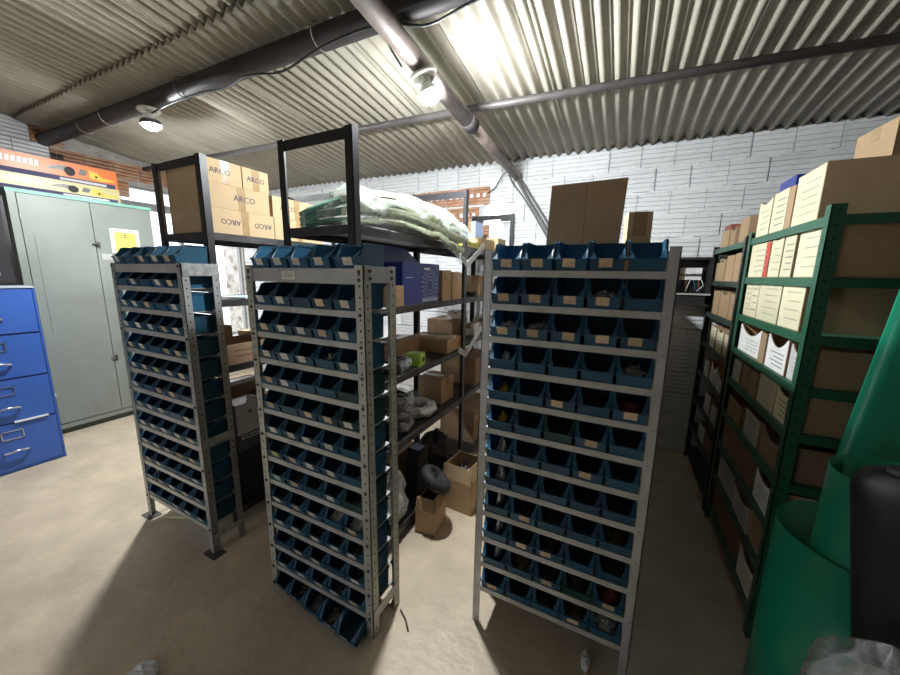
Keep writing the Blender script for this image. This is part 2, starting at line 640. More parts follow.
def sheet_row(y0, y1, dz):
    L_ = (y1 - y0) / math.cos(slope)
    me = sheet_mesh(L_, 'roof_sheet')
    x = -5.76
    i = 0
    while x < XR + 0.1:
        z = roof_z(x, y0) + dz + (0.004 if i % 2 else 0.0)
        put(me, 'roof_sheet', ceiling, (x, y0, z), (-slope, tilt + 0.006, 0))
        x += PITCH * NP
        i += 1


sheet_row(1.41, 3.85, 0.0)
sheet_row(-1.0, 1.62, 0.030)
sheet_row(-2.9, -0.8, 0.060)

# ------------------------------------------------------------------ roof pipes and cables
b = part(MB().tube([(XL - 0.05, 1.60, 2.905), (-3.0, 1.62, 2.888), (XR, 1.66, 2.855)], 0.060, 16), 'roof_beam', 'dark_beam')
tag(b, 'thick dark round steel beam under the corrugated roof', 'beam')
b = part(MB().tube([(XL - 0.05, 2.44, 2.842), (-1.0, 2.57, 2.80), (XR, 2.79, 2.775)], 0.026, 12), 'roof_purlin', 'grey_pipe')
tag(b, 'thin grey pipe purlin crossing under the corrugated roof', 'pipe')
b = thing('roof_conduit', 'brown painted pipe running down the roof slope to the white brick wall', 'pipe', (-1.075, 0, 0))
part(MB().tube([(0.01, -1.0, 2.965), (0, 1.4, 2.722), (0.015, 2.45, 2.64)], 0.05, 14), 'upper_pipe', 'brown_pipe', b)
part(MB().tube([(0.015, 2.40, 2.642), (0.03, 3.60, 2.575)], 0.041, 14), 'lower_pipe', 'brown_pipe', b)
part(MB().tube([(0.0145, 2.36, 2.647), (0.0155, 2.46, 2.637)], 0.055, 14), 'coupling', 'dark_beam', b)


def clips(pts, name, lab, r=0.006, m='cable_black', cat='cable', grp=None, n=6):
    # smooth polyline (Catmull-Rom)
    P = [Vector(p) for p in pts]
    out = []
    for i in range(len(P) - 1):
        p0, p1, p2, p3 = P[max(i - 1, 0)], P[i], P[i + 1], P[min(i + 2, len(P) - 1)]
        for k in range(5):
            t = k / 5
            out.append(0.5 * ((2 * p1) + (p2 - p0) * t + (2 * p0 - 5 * p1 + 4 * p2 - p3) * t * t
                              + (3 * p1 - p0 - 3 * p2 + p3) * t ** 3))
    out.append(P[-1])
    return tag(part(MB().tube(out, r, n), name, m), lab, cat, grp)


clips([(-3.38, 1.60, 2.795), (-3.13, 1.575, 2.79), (-2.75, 1.585, 2.80), (-2.45, 1.60, 2.785), (-2.15, 1.555, 2.775), (-1.91, 1.60, 2.765), (-1.55, 1.565, 2.79), (-1.19, 1.56, 2.785), (-1.165, 1.64, 2.72), (-1.14, 1.70, 2.665)],
      'lamp_cable', 'black cable slung along the dark beam between the two bulbs')
clips([(-1.06, 1.56, 2.765), (-0.92, 1.60, 2.745), (-0.67, 1.59, 2.77), (-0.3, 1.59, 2.76), (0.5, 1.60, 2.79)], 'supply_cable', 'black cable leaving the brown pipe along the beam away from the bulbs')
for i, (dx, r_) in enumerate(((0, 0.017), (0.045, 0.013), (-0.035, 0.009))):
    clips([(-1.06 + dx * 0.4, 3.35, 2.60), (-1.05 + dx, 3.56, 2.56 - 0.02 * i), (-0.93 + dx, 3.605, 2.36), (-0.72 + dx, 3.605, 2.04), (-0.55 + dx * 0.5, 3.61, 1.72)], 'wall_conduit',
          ('thick', 'medium', 'thin')[i] + ' grey conduit dropping from the brown pipe across the white brick wall', r_, 'cable_grey', 'conduit', 'conduits hanging down the brick wall')
clips([(-1.08, 3.45, 2.60), (-1.2, 3.58, 2.60), (-1.28, 3.61, 2.50), (-1.36, 3.62, 2.46)], 'loose_wire', 'loose thin wire from the brown pipe end to the broken bricks', 0.005)
for i, x in enumerate((-4.55, -4.1, -2.95, -1.62)):
    o = part(MB().tube([(x, 1.613 + 0.066 * math.cos(a * PI / 8), 2.905 - (x + 5.55) * 0.0067 + 0.066 * math.sin(a * PI / 8)) for a in range(16)], 0.0035, 5, True), 'wire_tie', 'cable_grey')
    tag(o, 'thin wire loop round the dark roof beam, ' + ('nearest the left wall', 'second from the left wall', 'between the side bulb and the tall shelving', 'closest to the brown pipe')[i], 'wire', 'wire loops on the roof beam')


def ceiling_lamp(loc, axis, glow, label, collar=False):
    t = thing('ceiling_lamp', label, 'lamp', loc)
    q = Vector((0, 0, -1)).rotation_difference(Vector(axis).normalized()).to_matrix().to_4x4()
    # local -z is the direction in which the bulb points
    part(MB().lathe([(0.0, 0.0), (0.074, 0.0), (0.078, -0.008), (0.072, -0.018), (0.05, -0.022), (0.046, -0.016), (0.0, -0.016)][1:-1], 24, q), 'ceiling_rose', 'porcelain', t)
    part(MB().box(-0.012, 0.012, -0.055, 0.055, -0.034, -0.014, q), 'mounting_bar', 'porcelain', t)
    part(MB().lathe([(0.028, -0.016), (0.030, -0.044), (0.024, -0.048)], 16, q), 'socket', 'porcelain', t)
    part(MB().lathe([(0.022, -0.046), (0.034, -0.060), (0.052, -0.082), (0.061, -0.093), (0.052, -0.0932)], 18, q), 'bulb_neck', 'plastic_white', t)
    part(MB().lathe([(0.061, -0.0935), (0.060, -0.112), (0.048, -0.133), (0.028, -0.145), (0.008, -0.149)], 18, q), 'bulb', glow, t)
    if collar:
        part(MB().lathe([(0.058, -0.080), (0.067, -0.088), (0.070, -0.118), (0.0685, -0.118), (0.0655, -0.089), (0.057, -0.082)], 20, q), 'collar', 'grey_pipe', t)
    return t


ceiling_lamp((-1.060, 1.775, 2.655), (0.25, 0.30, -0.9), 'bulb_glow', 'lit bulb on a round porcelain rose under the brown roof pipe')
ceiling_lamp((-3.42, 1.60, 2.83), (0.02, 0.03, -0.9), 'bulb_glow_side', 'lit bulb in a dark collar under the dark beam in front of the grey cabinet', True)


# ------------------------------------------------------------------ bin racks
def bin_mesh(W, L_, matn, H_=0.094):
    m = MB()
    t = 0.0026
    fh = min(0.038, H_ * 0.42)
    h = W / 2
    m.box(-h, h, 0.002, L_, 0.0, t)                                   # floor
    m.prism([(0.0, 0.0), (0.0 + t, 0.0), (-0.010 + t, fh), (-0.010, fh)], -h, h, 'x')   # front
    m.box(-h, h, -0.0145, -0.0075, fh - 0.003, fh + 0.003)            # front lip
    m.prism([(L_ - t, 0.0), (L_, 0.0), (L_ + 0.004, H_), (L_ + 0.004 - t, H_)], -h, h, 'x')
    side = [(0.0, 0.0), (L_, 0.0), (L_ + 0.004, H_), (0.052, H_), (0.036, H_ - 0.008), (0.012, fh + 0.007), (-0.010, fh)]
    for a, c in ((-h, -h + t), (h - t, h)):
        m.prism(side, a, c, 'x')
    for s_ in (-1, 1):                                                # rims
        m.box(s_ * h - 0.004, s_ * h + 0.004, 0.048, L_ + 0.006, H_ - 0.004, H_ + 0.002)
        m.prism([(-0.012, fh - 0.003), (0.012, fh + 0.003), (0.038, H_ - 0.011), (0.050, H_ - 0.004), (0.050, H_ + 0.002), (0.032, H_ - 0.004), (0.008, fh + 0.010), (-0.012, fh + 0.004)],
                s_ * h - 0.004, s_ * h + 0.004, 'x')
    for s_ in (-1, 1):                                                # sloping front cheeks
        b0 = len(m.v)
        for dy in (0.0, 0.003):
            m.v += [(s_ * h * 0.62, -0.011 + dy, fh + 0.001), (s_ * (h - 0.001), -0.011 + dy, fh + 0.001), (s_ * (h - 0.001), 0.040 + dy, H_ - 0.006), (s_ * h * 0.86, 0.016 + dy, fh + 0.028)]
        for fc_ in ((0, 1, 2, 3), (4, 7, 6, 5), (0, 3, 7, 4), (3, 2, 6, 7)):
            m.face([b0 + k_ for k_ in fc_])
    m.box(-h - 0.004, h + 0.004, L_, L_ + 0.008, H_ - 0.004, H_ + 0.002)
    return m.mesh('storage_bin', matn)


tag_mesh = {}
for nm in ('tag_card', 'tag_white', 'tag_yellow'):
    tag_mesh[nm] = MB().prism([(-0.0050, 0.012), (-0.0036, 0.012), (-0.0150, 0.036), (-0.0164, 0.041), (-0.0150, 0.0365)][:2] + [(-0.0146, 0.041), (-0.0160, 0.041)], -0.021, 0.021, 'x').mesh('label_card', nm)


def heap_mesh(matn, kind, seed, L_=0.15, n=26, W=0.09, hgt=0.028):
    q = random.Random(seed)
    m = MB()
    m.mi = 0
    base = MB
    # a low mound under the loose pieces
    m.grid(lambda u, v_: ((u - 0.5) * W, 0.012 + v_ * (L_ - 0.03), 0.004 + hgt * 0.75 * (math.sin(PI * u) * math.sin(PI * v_)) ** 0.5), 6, 6)
    for k in range(n):
        u, v_ = q.uniform(0.08, 0.92), q.uniform(0.05, 0.9)
        z = 0.006 + hgt * 0.8 * (math.sin(PI * u) * math.sin(PI * v_)) ** 0.5
        M = Matrix.Translation(((u - 0.5) * W, 0.015 + v_ * (L_ - 0.035), z)) @ Matrix.Rotation(q.uniform(0, 6), 4, 'Z') @ Matrix.Rotation(q.uniform(-1.2, 1.2), 4, 'X')
        if kind == 'nut':
            r_ = q.uniform(0.005, 0.008)
            m.tube([(r_ * math.cos(a * PI / 3), r_ * math.sin(a * PI / 3), 0) for a in range(6)], 0.0022, 3, True, M)
        elif kind == 'bolt':
            m.tube([(0, 0, 0), (0, 0.022, 0)], 0.0022, 4, False, M)
            m.tube([(0, -0.004, 0), (0, 0, 0)], 0.005, 6, False, M)
        else:
            e = q.uniform(0.005, 0.011)
            m.box(-e, e, -e * 0.6, e * 0.6, -e * 0.4, e * 0.5, M)
    return m.mesh('hardware', matn)


HEAP = {
    'dark_a': heap_mesh('steel_dark', 'bolt', 1), 'dark_b': heap_mesh('steel_dark', 'nut', 2), 'dark_c': heap_mesh('soil_dark', 'lump', 3),
    'shiny': heap_mesh('steel_shiny', 'nut', 4, n=60, hgt=0.062), 'shiny_b': heap_mesh('steel_shiny', 'bolt', 5, n=40, hgt=0.048),
    'red': heap_mesh('rust_red', 'lump', 6, hgt=0.045), 'brass': heap_mesh('brass_parts', 'nut', 8, n=34), 'white': None, 'yellow': None,
}


def bagged(matn, seed, big):
    q = random.Random(seed)
    m = MB()
    for k in range(4 if not big else 3):
        x, y = q.uniform(-0.02, 0.025), q.uniform(0.03, 0.09)
        hgt = q.uniform(0.03, 0.05) if not big else q.uniform(0.055, 0.075)
        m.tube([(x, y, 0.004), (x + q.uniform(-0.008, 0.008), y, hgt * 0.6), (x + q.uniform(-0.012, 0.012), y + 0.01, hgt)],
               [0.012, 0.010 if big else 0.014, 0.006], 6)
    return m.mesh('hardware', matn)


HEAP['white'] = bagged('plastic_white', 11, False)
HEAP['whitetall'] = bagged('plastic_white', 12, True)
HEAP['yellow'] = bagged('plastic_yellow', 13, False)
HWORD = {'dark_a': 'dark bolts', 'dark_b': 'dark nuts', 'dark_c': 'dark small parts', 'shiny': 'a heap of shiny nuts', 'shiny_b': 'shiny screws',
         'red': 'rust red parts', 'brass': 'brass coloured parts', 'white': 'white plastic pieces', 'whitetall': 'tall white pieces', 'yellow': 'yellow plastic pieces', None: 'nothing inside'}


def post_mesh(wf, ws, H_, sx, sy, matn):
    """L angle: flange along x (length wf to -sx side) and flange along y"""
    m = MB()
    t = 0.0035
    x0, x1 = sorted((0, -sx * wf))
    m.box(x0, x1, *sorted((0, sy * t)), 0, H_)
    y0, y1 = sorted((0, sy * ws))
    m.box(*sorted((0, -sx * t)), y0, y1, 0, H_)
    return m.mesh('post', matn)


bolt_me = MB().lathe([(0.0075, 0), (0.0075, 0.004), (0.004, 0.006)], 6, Matrix.Rotation(R(90), 4, 'X')).mesh('bolt', 'bolt_steel')


def rack(label, x0, x1, y0, depth, zs, Hpost, wpost, matn, lip1, lip, mshelf, plate=None, plate_mat='shelf_steel'):
    """x0,x1 = clear span between posts; returns the rack thing (origin on the floor at front left)"""
    t = thing('bin_rack', label, 'rack', (x0, y0, 0), 0, 'galvanised bin racks in a row')
    W = x1 - x0
    for sx, X in ((-1, -wpost), (1, W + wpost)):
        for sy, Y in ((1, -0.002), (-1, depth + 0.002)):
            put(post_mesh(wpost, wpost, Hpost, sx, sy, matn), 'post', t, (X, Y, 0))
    for i, z in enumerate(zs):
        h = lip1 if i == 0 else lip
        key = 'shelf'
        m = MB()
        m.box(-0.004, W + 0.004, 0.003, depth - 0.003, -0.0025, 0)
        m.box(-0.004, W + 0.004, 0.002, 0.0045, -h, 0)
        m.box(-0.004, W + 0.004, depth - 0.0045, depth - 0.002, -h, 0)
        part(m, 'shelf', mshelf, t, (0, 0, z))
    for X in (-wpost - 0.003, W + wpost):
        for z, hh in (plate or ()):
            part(MB().box(0, 0.003, 0.004, depth - 0.004, z - hh, z), 'end_plate', plate_mat, t, (X, 0, 0))
    return t


def bolts(t, W, wpost, zs, me=None):
    for z in zs:
        for X in (-wpost * 0.5, W + wpost * 0.5):
            put(me or bolt_me, 'bolt', t, (X, -0.002, z - 0.012))


RK = {
    'L': dict(x0=-2.645, x1=-1.992, y0=0.965, d=0.178, zs=[1.634] + [1.512 - 0.1226 * i for i in range(12)]),
    'C': dict(x0=-1.474, x1=-0.888, y0=1.004, d=0.196, zs=[1.618] + [1.458 - 0.1226 * i for i in range(12)]),
    'R': dict(x0=-0.462, x1=0.120, y0=1.294, d=0.198, zs=[1.621] + [1.492 - 0.130 * i for i in range(11)]),
}
k = RK['L']
rl = rack('galvanised bin rack of thirteen rows between the grey cabinet and the other racks', k['x0'], k['x1'], k['y0'], k['d'], k['zs'], 1.640, 0.036, 'steel_l', 0.045, 0.026, 'shelf_steel',
          [(1.638, 0.062), (0.70, 0.055), (0.12, 0.03)], 'galvanised')
bolts(rl, k['x1'] - k['x0'], 0.036, [z for i, z in enumerate(k['zs']) if i % 3 == 0])
for X in (-0.045, 0.655):
    part(MB().box(X - 0.03, X + 0.075, -0.03, 0.04, 0.0, 0.005), 'foot_plate', 'bolt_steel', rl)
k = RK['C']
rc = rack('grey painted bin rack with punched wide posts standing before the tall black shelving', k['x0'], k['x1'], k['y0'], k['d'], k['zs'], 1.630, 0.041, 'steel_c', 0.058, 0.024, 'shelf_steel',
          [(1.627, 0.06), (0.14, 0.05)])
bolts(rc, k['x1'] - k['x0'], 0.041, k['zs'])
bolts(rc, k['x1'] - k['x0'], 0.041, [1.588])
for Y in (0.03, 0.165):
    for z in (1.61, 1.582):
        o = put(bolt_me, 'bolt', rc, (k['x1'] - k['x0'] + 0.0445, Y, z), (0, 0, R(90)))
k = RK['R']
rr = rack('narrow grey bin rack of twelve rows topped by an upright brown cardboard sheet', k['x0'], k['x1'], k['y0'], k['d'], k['zs'], 1.698, 0.032, 'steel_r', 0.024, 0.024, 'shelf_steel')
bolt_flat = MB().lathe([(0.006, 0), (0.006, 0.0015), (0.004, 0.002)], 8, Matrix.Rotation(R(90), 4, 'X')).mesh('bolt', 'shelf_steel')
bolts(rr, k['x1'] - k['x0'], 0.032, k['zs'], bolt_flat)
# taped paper tag with pencilled code on the lip of the middle rack
o = part(MB().box(0.19, 0.27, -0.0012, 0.0, -0.046, -0.012), 'paper_tag', 'tag_white', rc, (0, 0.001, 1.618))
o2 = put(text_mesh('Cx5', 0.026, 'print_grey'), 'lettering', o, (0.23, -0.0016, -0.029), (R(90), 0, 0))

HB = {'L': 0.0935, 'C': 0.0945, 'R': 0.1025}
BIN_LOW = bin_mesh(0.106, 0.166, 'bin_blue', 0.074)
BINM = {n: bin_mesh((k['x1'] - k['x0']) / 5 - 0.011, k['d'] - 0.03, 'bin_blue', HB[n]) for n, k in RK.items()}
BING = {n: bin_mesh((k['x1'] - k['x0']) / 5 - 0.011, k['d'] - 0.03, 'bin_green', HB[n]) for n, k in RK.items()}
WHERE = {'L': ('cabinet-side rack', 'cabinet'), 'C': ('punched-post rack', 'window'), 'R': ('cardboard-topped rack', 'punched-post rack')}
SPECIAL = {('R', 2, 4): 'shiny', ('R', 3, 1): 'shiny_b', ('R', 3, 2): 'shiny_b', ('R', 4, 5): 'shiny_b', ('R', 5, 5): 'red', ('R', 5, 1): 'yellow', ('R', 6, 1): 'yellow',
           ('R', 4, 1): 'white', ('R', 7, 1): 'white', ('R', 8, 1): 'white', ('R', 9, 1): 'whitetall', ('R', 10, 1): 'whitetall', ('R', 11, 1): 'whitetall', ('R', 9, 5): 'brass', ('R', 11, 5): 'red',
           ('R', 11, 2): 'brass', ('R', 12, 4): 'brass', ('R', 12, 5): 'shiny_b', ('R', 11, 3): 'dark_b',
           ('C', 10, 4): 'shiny', ('C', 10, 5): 'shiny', ('C', 3, 4): 'white', ('C', 4, 4): 'shiny_b', ('C', 11, 5): 'brass', ('L', 12, 1): 'shiny_b', ('L', 3, 1): 'white', ('L', 9, 4): 'white'}
ncount = {}
for n, k in RK.items():
    pitch = (k['x1'] - k['x0']) / 5
    rows = list(k['zs'])
    if n == 'C':
        rows.append(0.004)
    for r_, z in enumerate(rows):
        for c in range(5):
            key = (n, r_ + 1, c + 1)
            h = SPECIAL.get(key)
            if h is None and r_ > 0 and rnd.random() < 0.62:
                h = rnd.choice(['dark_a', 'dark_b', 'dark_c'])
            lab = rnd.random() < (0.55 if n == 'R' else 0.8)
            if n == 'R':
                lab = (r_ + 1, c + 1) in {(1, 1), (1, 2), (1, 3), (1, 4), (2, 1), (2, 2), (2, 3), (2, 4), (3, 1), (3, 2), (3, 3), (3, 4), (3, 5), (5, 3), (5, 5), (6, 4), (7, 4), (10, 2), (10, 3), (11, 3), (11, 5), (12, 1), (12, 4), (9, 2)}
            green = (n, r_ + 1, c + 1) in {('C', 6, 5), ('C', 5, 5), ('R', 11, 4), ('C', 9, 5), ('R', 6, 3)}
            y = k['y0'] + 0.006
            rz = R(rnd.uniform(-0.8, 0.8))
            zz = z + 0.0005
            x = k['x0'] + pitch * (c + 0.5)
            if n == 'C' and r_ == 13:
                y = k['y0'] - 0.03 - 0.012 * c + 0.012
                zz = 0.001
            if n == 'C' and r_ == 0 and c == 4:
                rz = R(4)
                y += 0.012
                x += 0.006
            where, end = WHERE[n]
            lb = '%s bin%s, %s row down, %s from %s end, %s' % ('dark green plastic' if green else 'blue plastic', ' with ' + HWORD[h] if h in ('shiny', 'shiny_b', 'red', 'brass', 'white', 'whitetall', 'yellow') else '',
                                                       ORD[r_ + 1], ORD[c + 1], end, where)
            words = lb.split()
            if len(words) > 16:
                lb = lb.replace(' plastic bin', ' bin').replace('a heap of ', '')
            b_ = put(BIN_LOW if (n == 'C' and r_ == 13) else (BING if green else BINM)[n], 'storage_bin', None, (x, y, zz), (0, 0, rz))
            tag(b_, lb, 'bin', 'bins on the ' + where)
            if lab:
                tm = 'tag_card' if n == 'R' else rnd.choice(['tag_white', 'tag_white', 'tag_card'])
                if key in (('C', 8, 1), ('L', 3, 4), ('L', 6, 3)):
                    tm = 'tag_yellow'
                put(tag_mesh[tm], 'label_card', b_, (rnd.uniform(-0.012, 0.012), -0.001, 0), (0, R(rnd.uniform(-3, 3)), 0))
            if h:
                hp = put(HEAP[h], 'hardware', b_, (0, 0, 0.003))
                hp['kind'] = 'stuff'


# ------------------------------------------------------------------ cartons
def carton(name, label, cat, loc, size, matn='kraft', rotz=0.0, group=None, tape=True, opened=False, flaps=0.0):
    """closed or open cardboard box; origin at centre of base; size = (x, y, z)"""
    sx, sy, sz = size
    t = 0.004
    m = MB()
    hx, hy = sx / 2, sy / 2
    if opened:
        m.box(-hx, hx, -hy, hy, 0, t)
        m.box(-hx, hx, -hy, -hy + t, t, sz)
        m.box(-hx, hx, hy - t, hy, t, sz)
        m.box(-hx, -hx + t, -hy + t, hy - t, t, sz)
        m.box(hx - t, hx, -hy + t, hy - t, t, sz)
    else:
        m.box(-hx, hx, -hy, hy, 0, sz - t)
        # top flaps meeting along the long axis
        if sx >= sy:
            m.box(-hx, hx, -hy, -0.0012, sz - t, sz)
            m.box(-hx, hx, 0.0012, hy, sz - t, sz)
        else:
            m.box(-hx, -0.0012, -hy, hy, sz - t, sz)
            m.box(0.0012, hx, -hy, hy, sz - t, sz)
    o = part(m, name, matn, None, loc, (0, 0, rotz))
    tag(o, label, cat, group)
    if opened and flaps:
        fl = min(0.10, sy * 0.45)
        for (px, py, rz, wd) in ((0, -hy, 0, sx), (0, hy, PI, sx), (hx, 0, PI / 2, sy), (-hx, 0, -PI / 2, sy)):
            a = flaps * rnd.uniform(0.6, 1.2)
            M = Matrix.Translation((px, py, sz)) @ Matrix.Rotation(rz, 4, 'Z') @ Matrix.Rotation(a, 4, 'X')
            part(MB().box(-wd / 2 + 0.004, wd / 2 - 0.004, 0, 0.003, 0, fl, M), 'flap', matn, o)
    elif tape and not opened:
        tw = 0.024
        tm = MB()
        if sx >= sy:
            tm.box(-hx - 0.0006, hx + 0.0006, -tw, tw, sz, sz + 0.0007)
            for s_ in (-1, 1):
                tm.box(*sorted((s_ * hx, s_ * (hx + 0.0007))), -tw, tw, sz * 0.62, sz + 0.0005)
        else:
            tm.box(-tw, tw, -hy - 0.0006, hy + 0.0006, sz, sz + 0.0007)
            for s_ in (-1, 1):
                tm.box(-tw, tw, *sorted((s_ * hy, s_ * (hy + 0.0007))), sz * 0.62, sz + 0.0005)
        part(tm, 'packing_tape', 'tape', o)
    return o


def printed(o, face, rows, matn='print_dark', off=0.0008, span=(-0.05, 0.05), z=(0.03, 0.09), hgt=0.006, seed=0):
    """lines of unreadable small print on the -x / +x / -y face; face=(axis, coordinate)"""
    q = random.Random(seed)
    m = MB()
    ax, c = face
    for i in range(rows):
        zz = z[0] + (z[1] - z[0]) * (i + 0.5) / rows
        a = span[0]
        end = span[1] - q.uniform(0, 0.3) * (span[1] - span[0])
        while a < end:
            d = q.uniform(0.008, 0.02)
            e = min(a + d, end)
            if ax == 'x':
                m.box(*sorted((c, c + off)), a, e, zz - hgt / 2, zz + hgt / 2)
            else:
                m.box(a, e, *sorted((c, c + off)), zz - hgt / 2, zz + hgt / 2)
            a = e + 0.004
    pr_ = part(m, 'print', matn, o)
    pr_['kind'] = 'stuff'
    return pr_


# ------------------------------------------------------------------ black shelving
def shelving(name, label, x0, x1, y0, y1, H_, zs, matp='black_steel', mats_='shelf_black', pw=0.04, lip=0.04, mid=None, topbar=True, group=None, nearposts=True):
    t = thing(name, label, 'shelving', (x0, y0, 0), 0, group)
    W, D = x1 - x0, y1 - y0
    ys = [0.0, D] if nearposts else [D]
    for Y in ys:
        sy = 1 if Y < D - 0.01 else -1
        for sx, X in ((-1, 0.0), (1, W)):
            put(post_mesh(pw, pw, H_, sx, sy, matp), 'post', t, (X, Y, 0))
        if topbar:
            part(MB().box(0.004, W - 0.004, *sorted((Y + sy * 0.0045, Y + sy * 0.008)), H_ - 0.05, H_ - 0.004), 'top_bar', matp, t)
    for z in zs:
        m = MB()
        m.box(0.004, W - 0.004, 0.004, D - 0.004, -0.003, 0)
        m.box(0.0038, 0.007, 0.004, D - 0.004, -lip, -0.003)
        m.box(W - 0.007, W - 0.0038, 0.004, D - 0.004, -lip, -0.003)
        m.box(0.004, W - 0.004, 0.004, 0.007, -lip, -0.003)
        m.box(0.004, W - 0.004, D - 0.007, D - 0.004, -lip, -0.003)
        part(m, 'shelf', mats_, t, (0, 0, z))
    return t


S1 = dict(x0=-2.545, x1=-2.072, y0=1.168, y1=2.13)
shelving('steel_shelving', 'tall black shelving stacked with brown cartons behind the cabinet-side rack', S1['x0'], S1['x1'], S1['y0'], S1['y1'], 2.215, [1.815, 1.435, 1.04, 0.58, 0.10])
S2 = dict(x0=-1.51, x1=-1.06, y0=1.207, y1=2.425)
sh2 = shelving('steel_shelving', 'tall black shelving carrying the plastic wrapped bundle behind the punched-post rack', S2['x0'], S2['x1'], S2['y0'], S2['y1'], 2.205, [1.81, 1.43, 1.043, 0.645, 0.10])
S3 = dict(x0=-1.51, x1=-1.06, y0=2.43, y1=3.60)
sh3 = shelving('steel_shelving', 'black shelving holding loose cartons against the white brick wall', S3['x0'], S3['x1'], S3['y0'], S3['y1'], 2.225, [1.81, 1.43, 1.09, 0.645, 0.10], nearposts=False)
# corner gusset braces on the aisle side of the wrapped-bundle shelving
for z in (1.685, 1.0):
    for s_, p, L_ in ((-1, sh2, 0.13), (1, sh3, 0.36)):
        Y = (S2['y1'] - S2['y0'] - 0.02) if s_ < 0 else 0.0
        M = Matrix.Translation((0.4525 if s_ < 0 else 0.4565, Y, z)) @ Matrix.Rotation(R(s_ * -64), 4, 'X')
        part(MB().box(0, 0.003, -0.022, 0.022, -0.02, L_, M), 'corner_brace', 'shelf_steel', p)

# cartons printed ARCO
AX1 = -2.085
lay = [(1.8155, 0.140), (1.9555, 0.134), (2.0895, 0.124)]


def arco(y0, y1, x0, x1, li, texts, label, flip=False):
    z, h = lay[li]
    sy, sx = y1 - y0, x1 - x0
    o = carton('carton', label, 'carton', ((x0 + x1) / 2, (y0 + y1) / 2, z), (sx, sy, h - 0.001), 'kraft_light', 0, 'cartons printed ARCO on the tall black shelving', tape=True)
    for (u, sc, upside) in texts:
        put(text_mesh('ARCO', 0.042 * sc, 'ink_blue'), 'lettering', o, (sx / 2 + 0.0008, -sy / 2 + u * sy, h * 0.5), (R(90), R(180) if upside else 0, R(90)))
    # vertical tape run on the aisle face with dark wear
    part(MB().box(sx / 2, sx / 2 + 0.0006, -0.022, 0.022, 0.0, h * 0.95), 'side_tape', 'tape', o)
    return o


arco(1.215, 1.60, -2.50, AX1, 0, [(0.27, 1.0, True), (0.80, 1.0, True)], 'bottom brown carton with ARCO printed upside down by the front post')
arco(1.605, 2.0, -2.50, AX1, 0, [(0.3, 1.0, True)], 'bottom brown carton hidden deeper, behind the upside down ARCO carton')
arco(1.215, 1.575, -2.50, AX1, 1, [(0.55, 1.15, False)], 'middle brown carton reading ARCO once in the centre')
arco(1.60, 1.98, -2.50, AX1, 1, [(0.3, 1.0, False)], 'middle layer brown carton behind the centred ARCO one')
arco(1.215, 1.405, -2.50, AX1, 2, [(0.35, 1.0, False)], 'top brown ARCO carton against the front frame')
arco(1.412, 1.58, -2.50, AX1, 2, [(0.5, 1.0, False)], 'top brown ARCO carton set back from the front frame')

# lower things on that shelving
xa = -2.0
o = carton('carton_tray', 'shallow open brown tray carton with red brown print on black shelf', 'carton', (-2.22, 1.37, 1.0405), (0.27, 0.30, 0.125), 'kraft_dark', 0, None, opened=True)
printed(o, ('x', 0.135), 2, 'brown_print', span=(-0.1, 0.1), z=(0.03, 0.1), hgt=0.014, seed=3)
carton('carton', 'tan carton behind the shallow tray on the same black shelf', 'carton', (-2.45, 1.33, 1.0405), (0.15, 0.22, 0.2), 'kraft', 0)
carton('carton', 'flat white topped carton on the window side of the tray shelf', 'carton', (-2.36, 1.80, 1.0405), (0.26, 0.5, 0.14), 'kraft_light', 0)
o = carton('shoe_box', 'grey open box with a small triangle mark on low black shelf', 'box', (-2.155, 1.32, 0.5805), (0.15, 0.19, 0.20), 'paper_grey', R(3), None, opened=True)
part(MB().prism([(-0.016, 0.13), (0.016, 0.13), (0.0, 0.158)], 0.075, 0.0758, 'x'), 'triangle_mark', 'print_dark', o)
part(MB().box(-0.071, 0.071, -0.091, 0.091, 0.008, 0.14), 'contents', 'red_brown', o)
o = part(MB().box(-0.05, 0.05, -0.035, 0.035, 0, 0.10), 'red_packet', 'red_box', None, (-2.13, 1.585, 1.0405))
tag(o, 'small bright red packet beside the tray carton', 'packet')
part(MB().box(0.05, 0.0508, -0.02, 0.02, 0.03, 0.06), 'print', 'paper_white', o)
carton('carton', 'dark brown carton on the shelf under the tray', 'carton', (-2.41, 1.42, 0.5805), (0.22, 0.35, 0.26), 'kraft_dark', 0)
carton('carton', 'brown carton behind the shoe box with the triangle', 'carton', (-2.2, 1.63, 0.5805), (0.2, 0.3, 0.19), 'kraft_dark', 0)
o = part(MB().box(-0.13, 0.13, -0.36, 0.36, 0, 0.004), 'glass_sheet', 'glass_tubes', None, (-2.24, 1.74, 1.4355))
tag(o, 'pale sheet lying on the black shelf by the window', 'sheet')
o = part(MB().box(0, 0.0012, -0.07, 0.07, -0.034, -0.006), 'price_strip', 'paper_grey', None, (-2.0755, 1.32, 0.5805))
tag(o, 'long grey lettered strip along the low black shelf edge', 'label')
printed(o, ('x', 0.0012), 1, span=(-0.055, 0.055), z=(-0.03, -0.01), hgt=0.012, seed=9)
o = part(MB().box(-0.045, 0.045, -0.09, 0.09, 0, 0.003), 'pale_sheet', 'glass_tubes', None, (-2.05, 1.55, 0.8062))
o.location = (-2.2, 1.63, 0.7718)
tag(o, 'pale glassy sheet on the carton behind the shoe box', 'sheet')

carton('dark_carton', 'black carton on the lowest shelf under the shoe box', 'carton', (-2.24, 1.42, 0.1005), (0.30, 0.42, 0.36), 'black_matte', 0, None, tape=False)
carton('dark_carton', 'dark brown carton on the lowest shelf behind the black carton', 'carton', (-2.24, 1.86, 0.1005), (0.30, 0.40, 0.36), 'kraft_dark', 0)
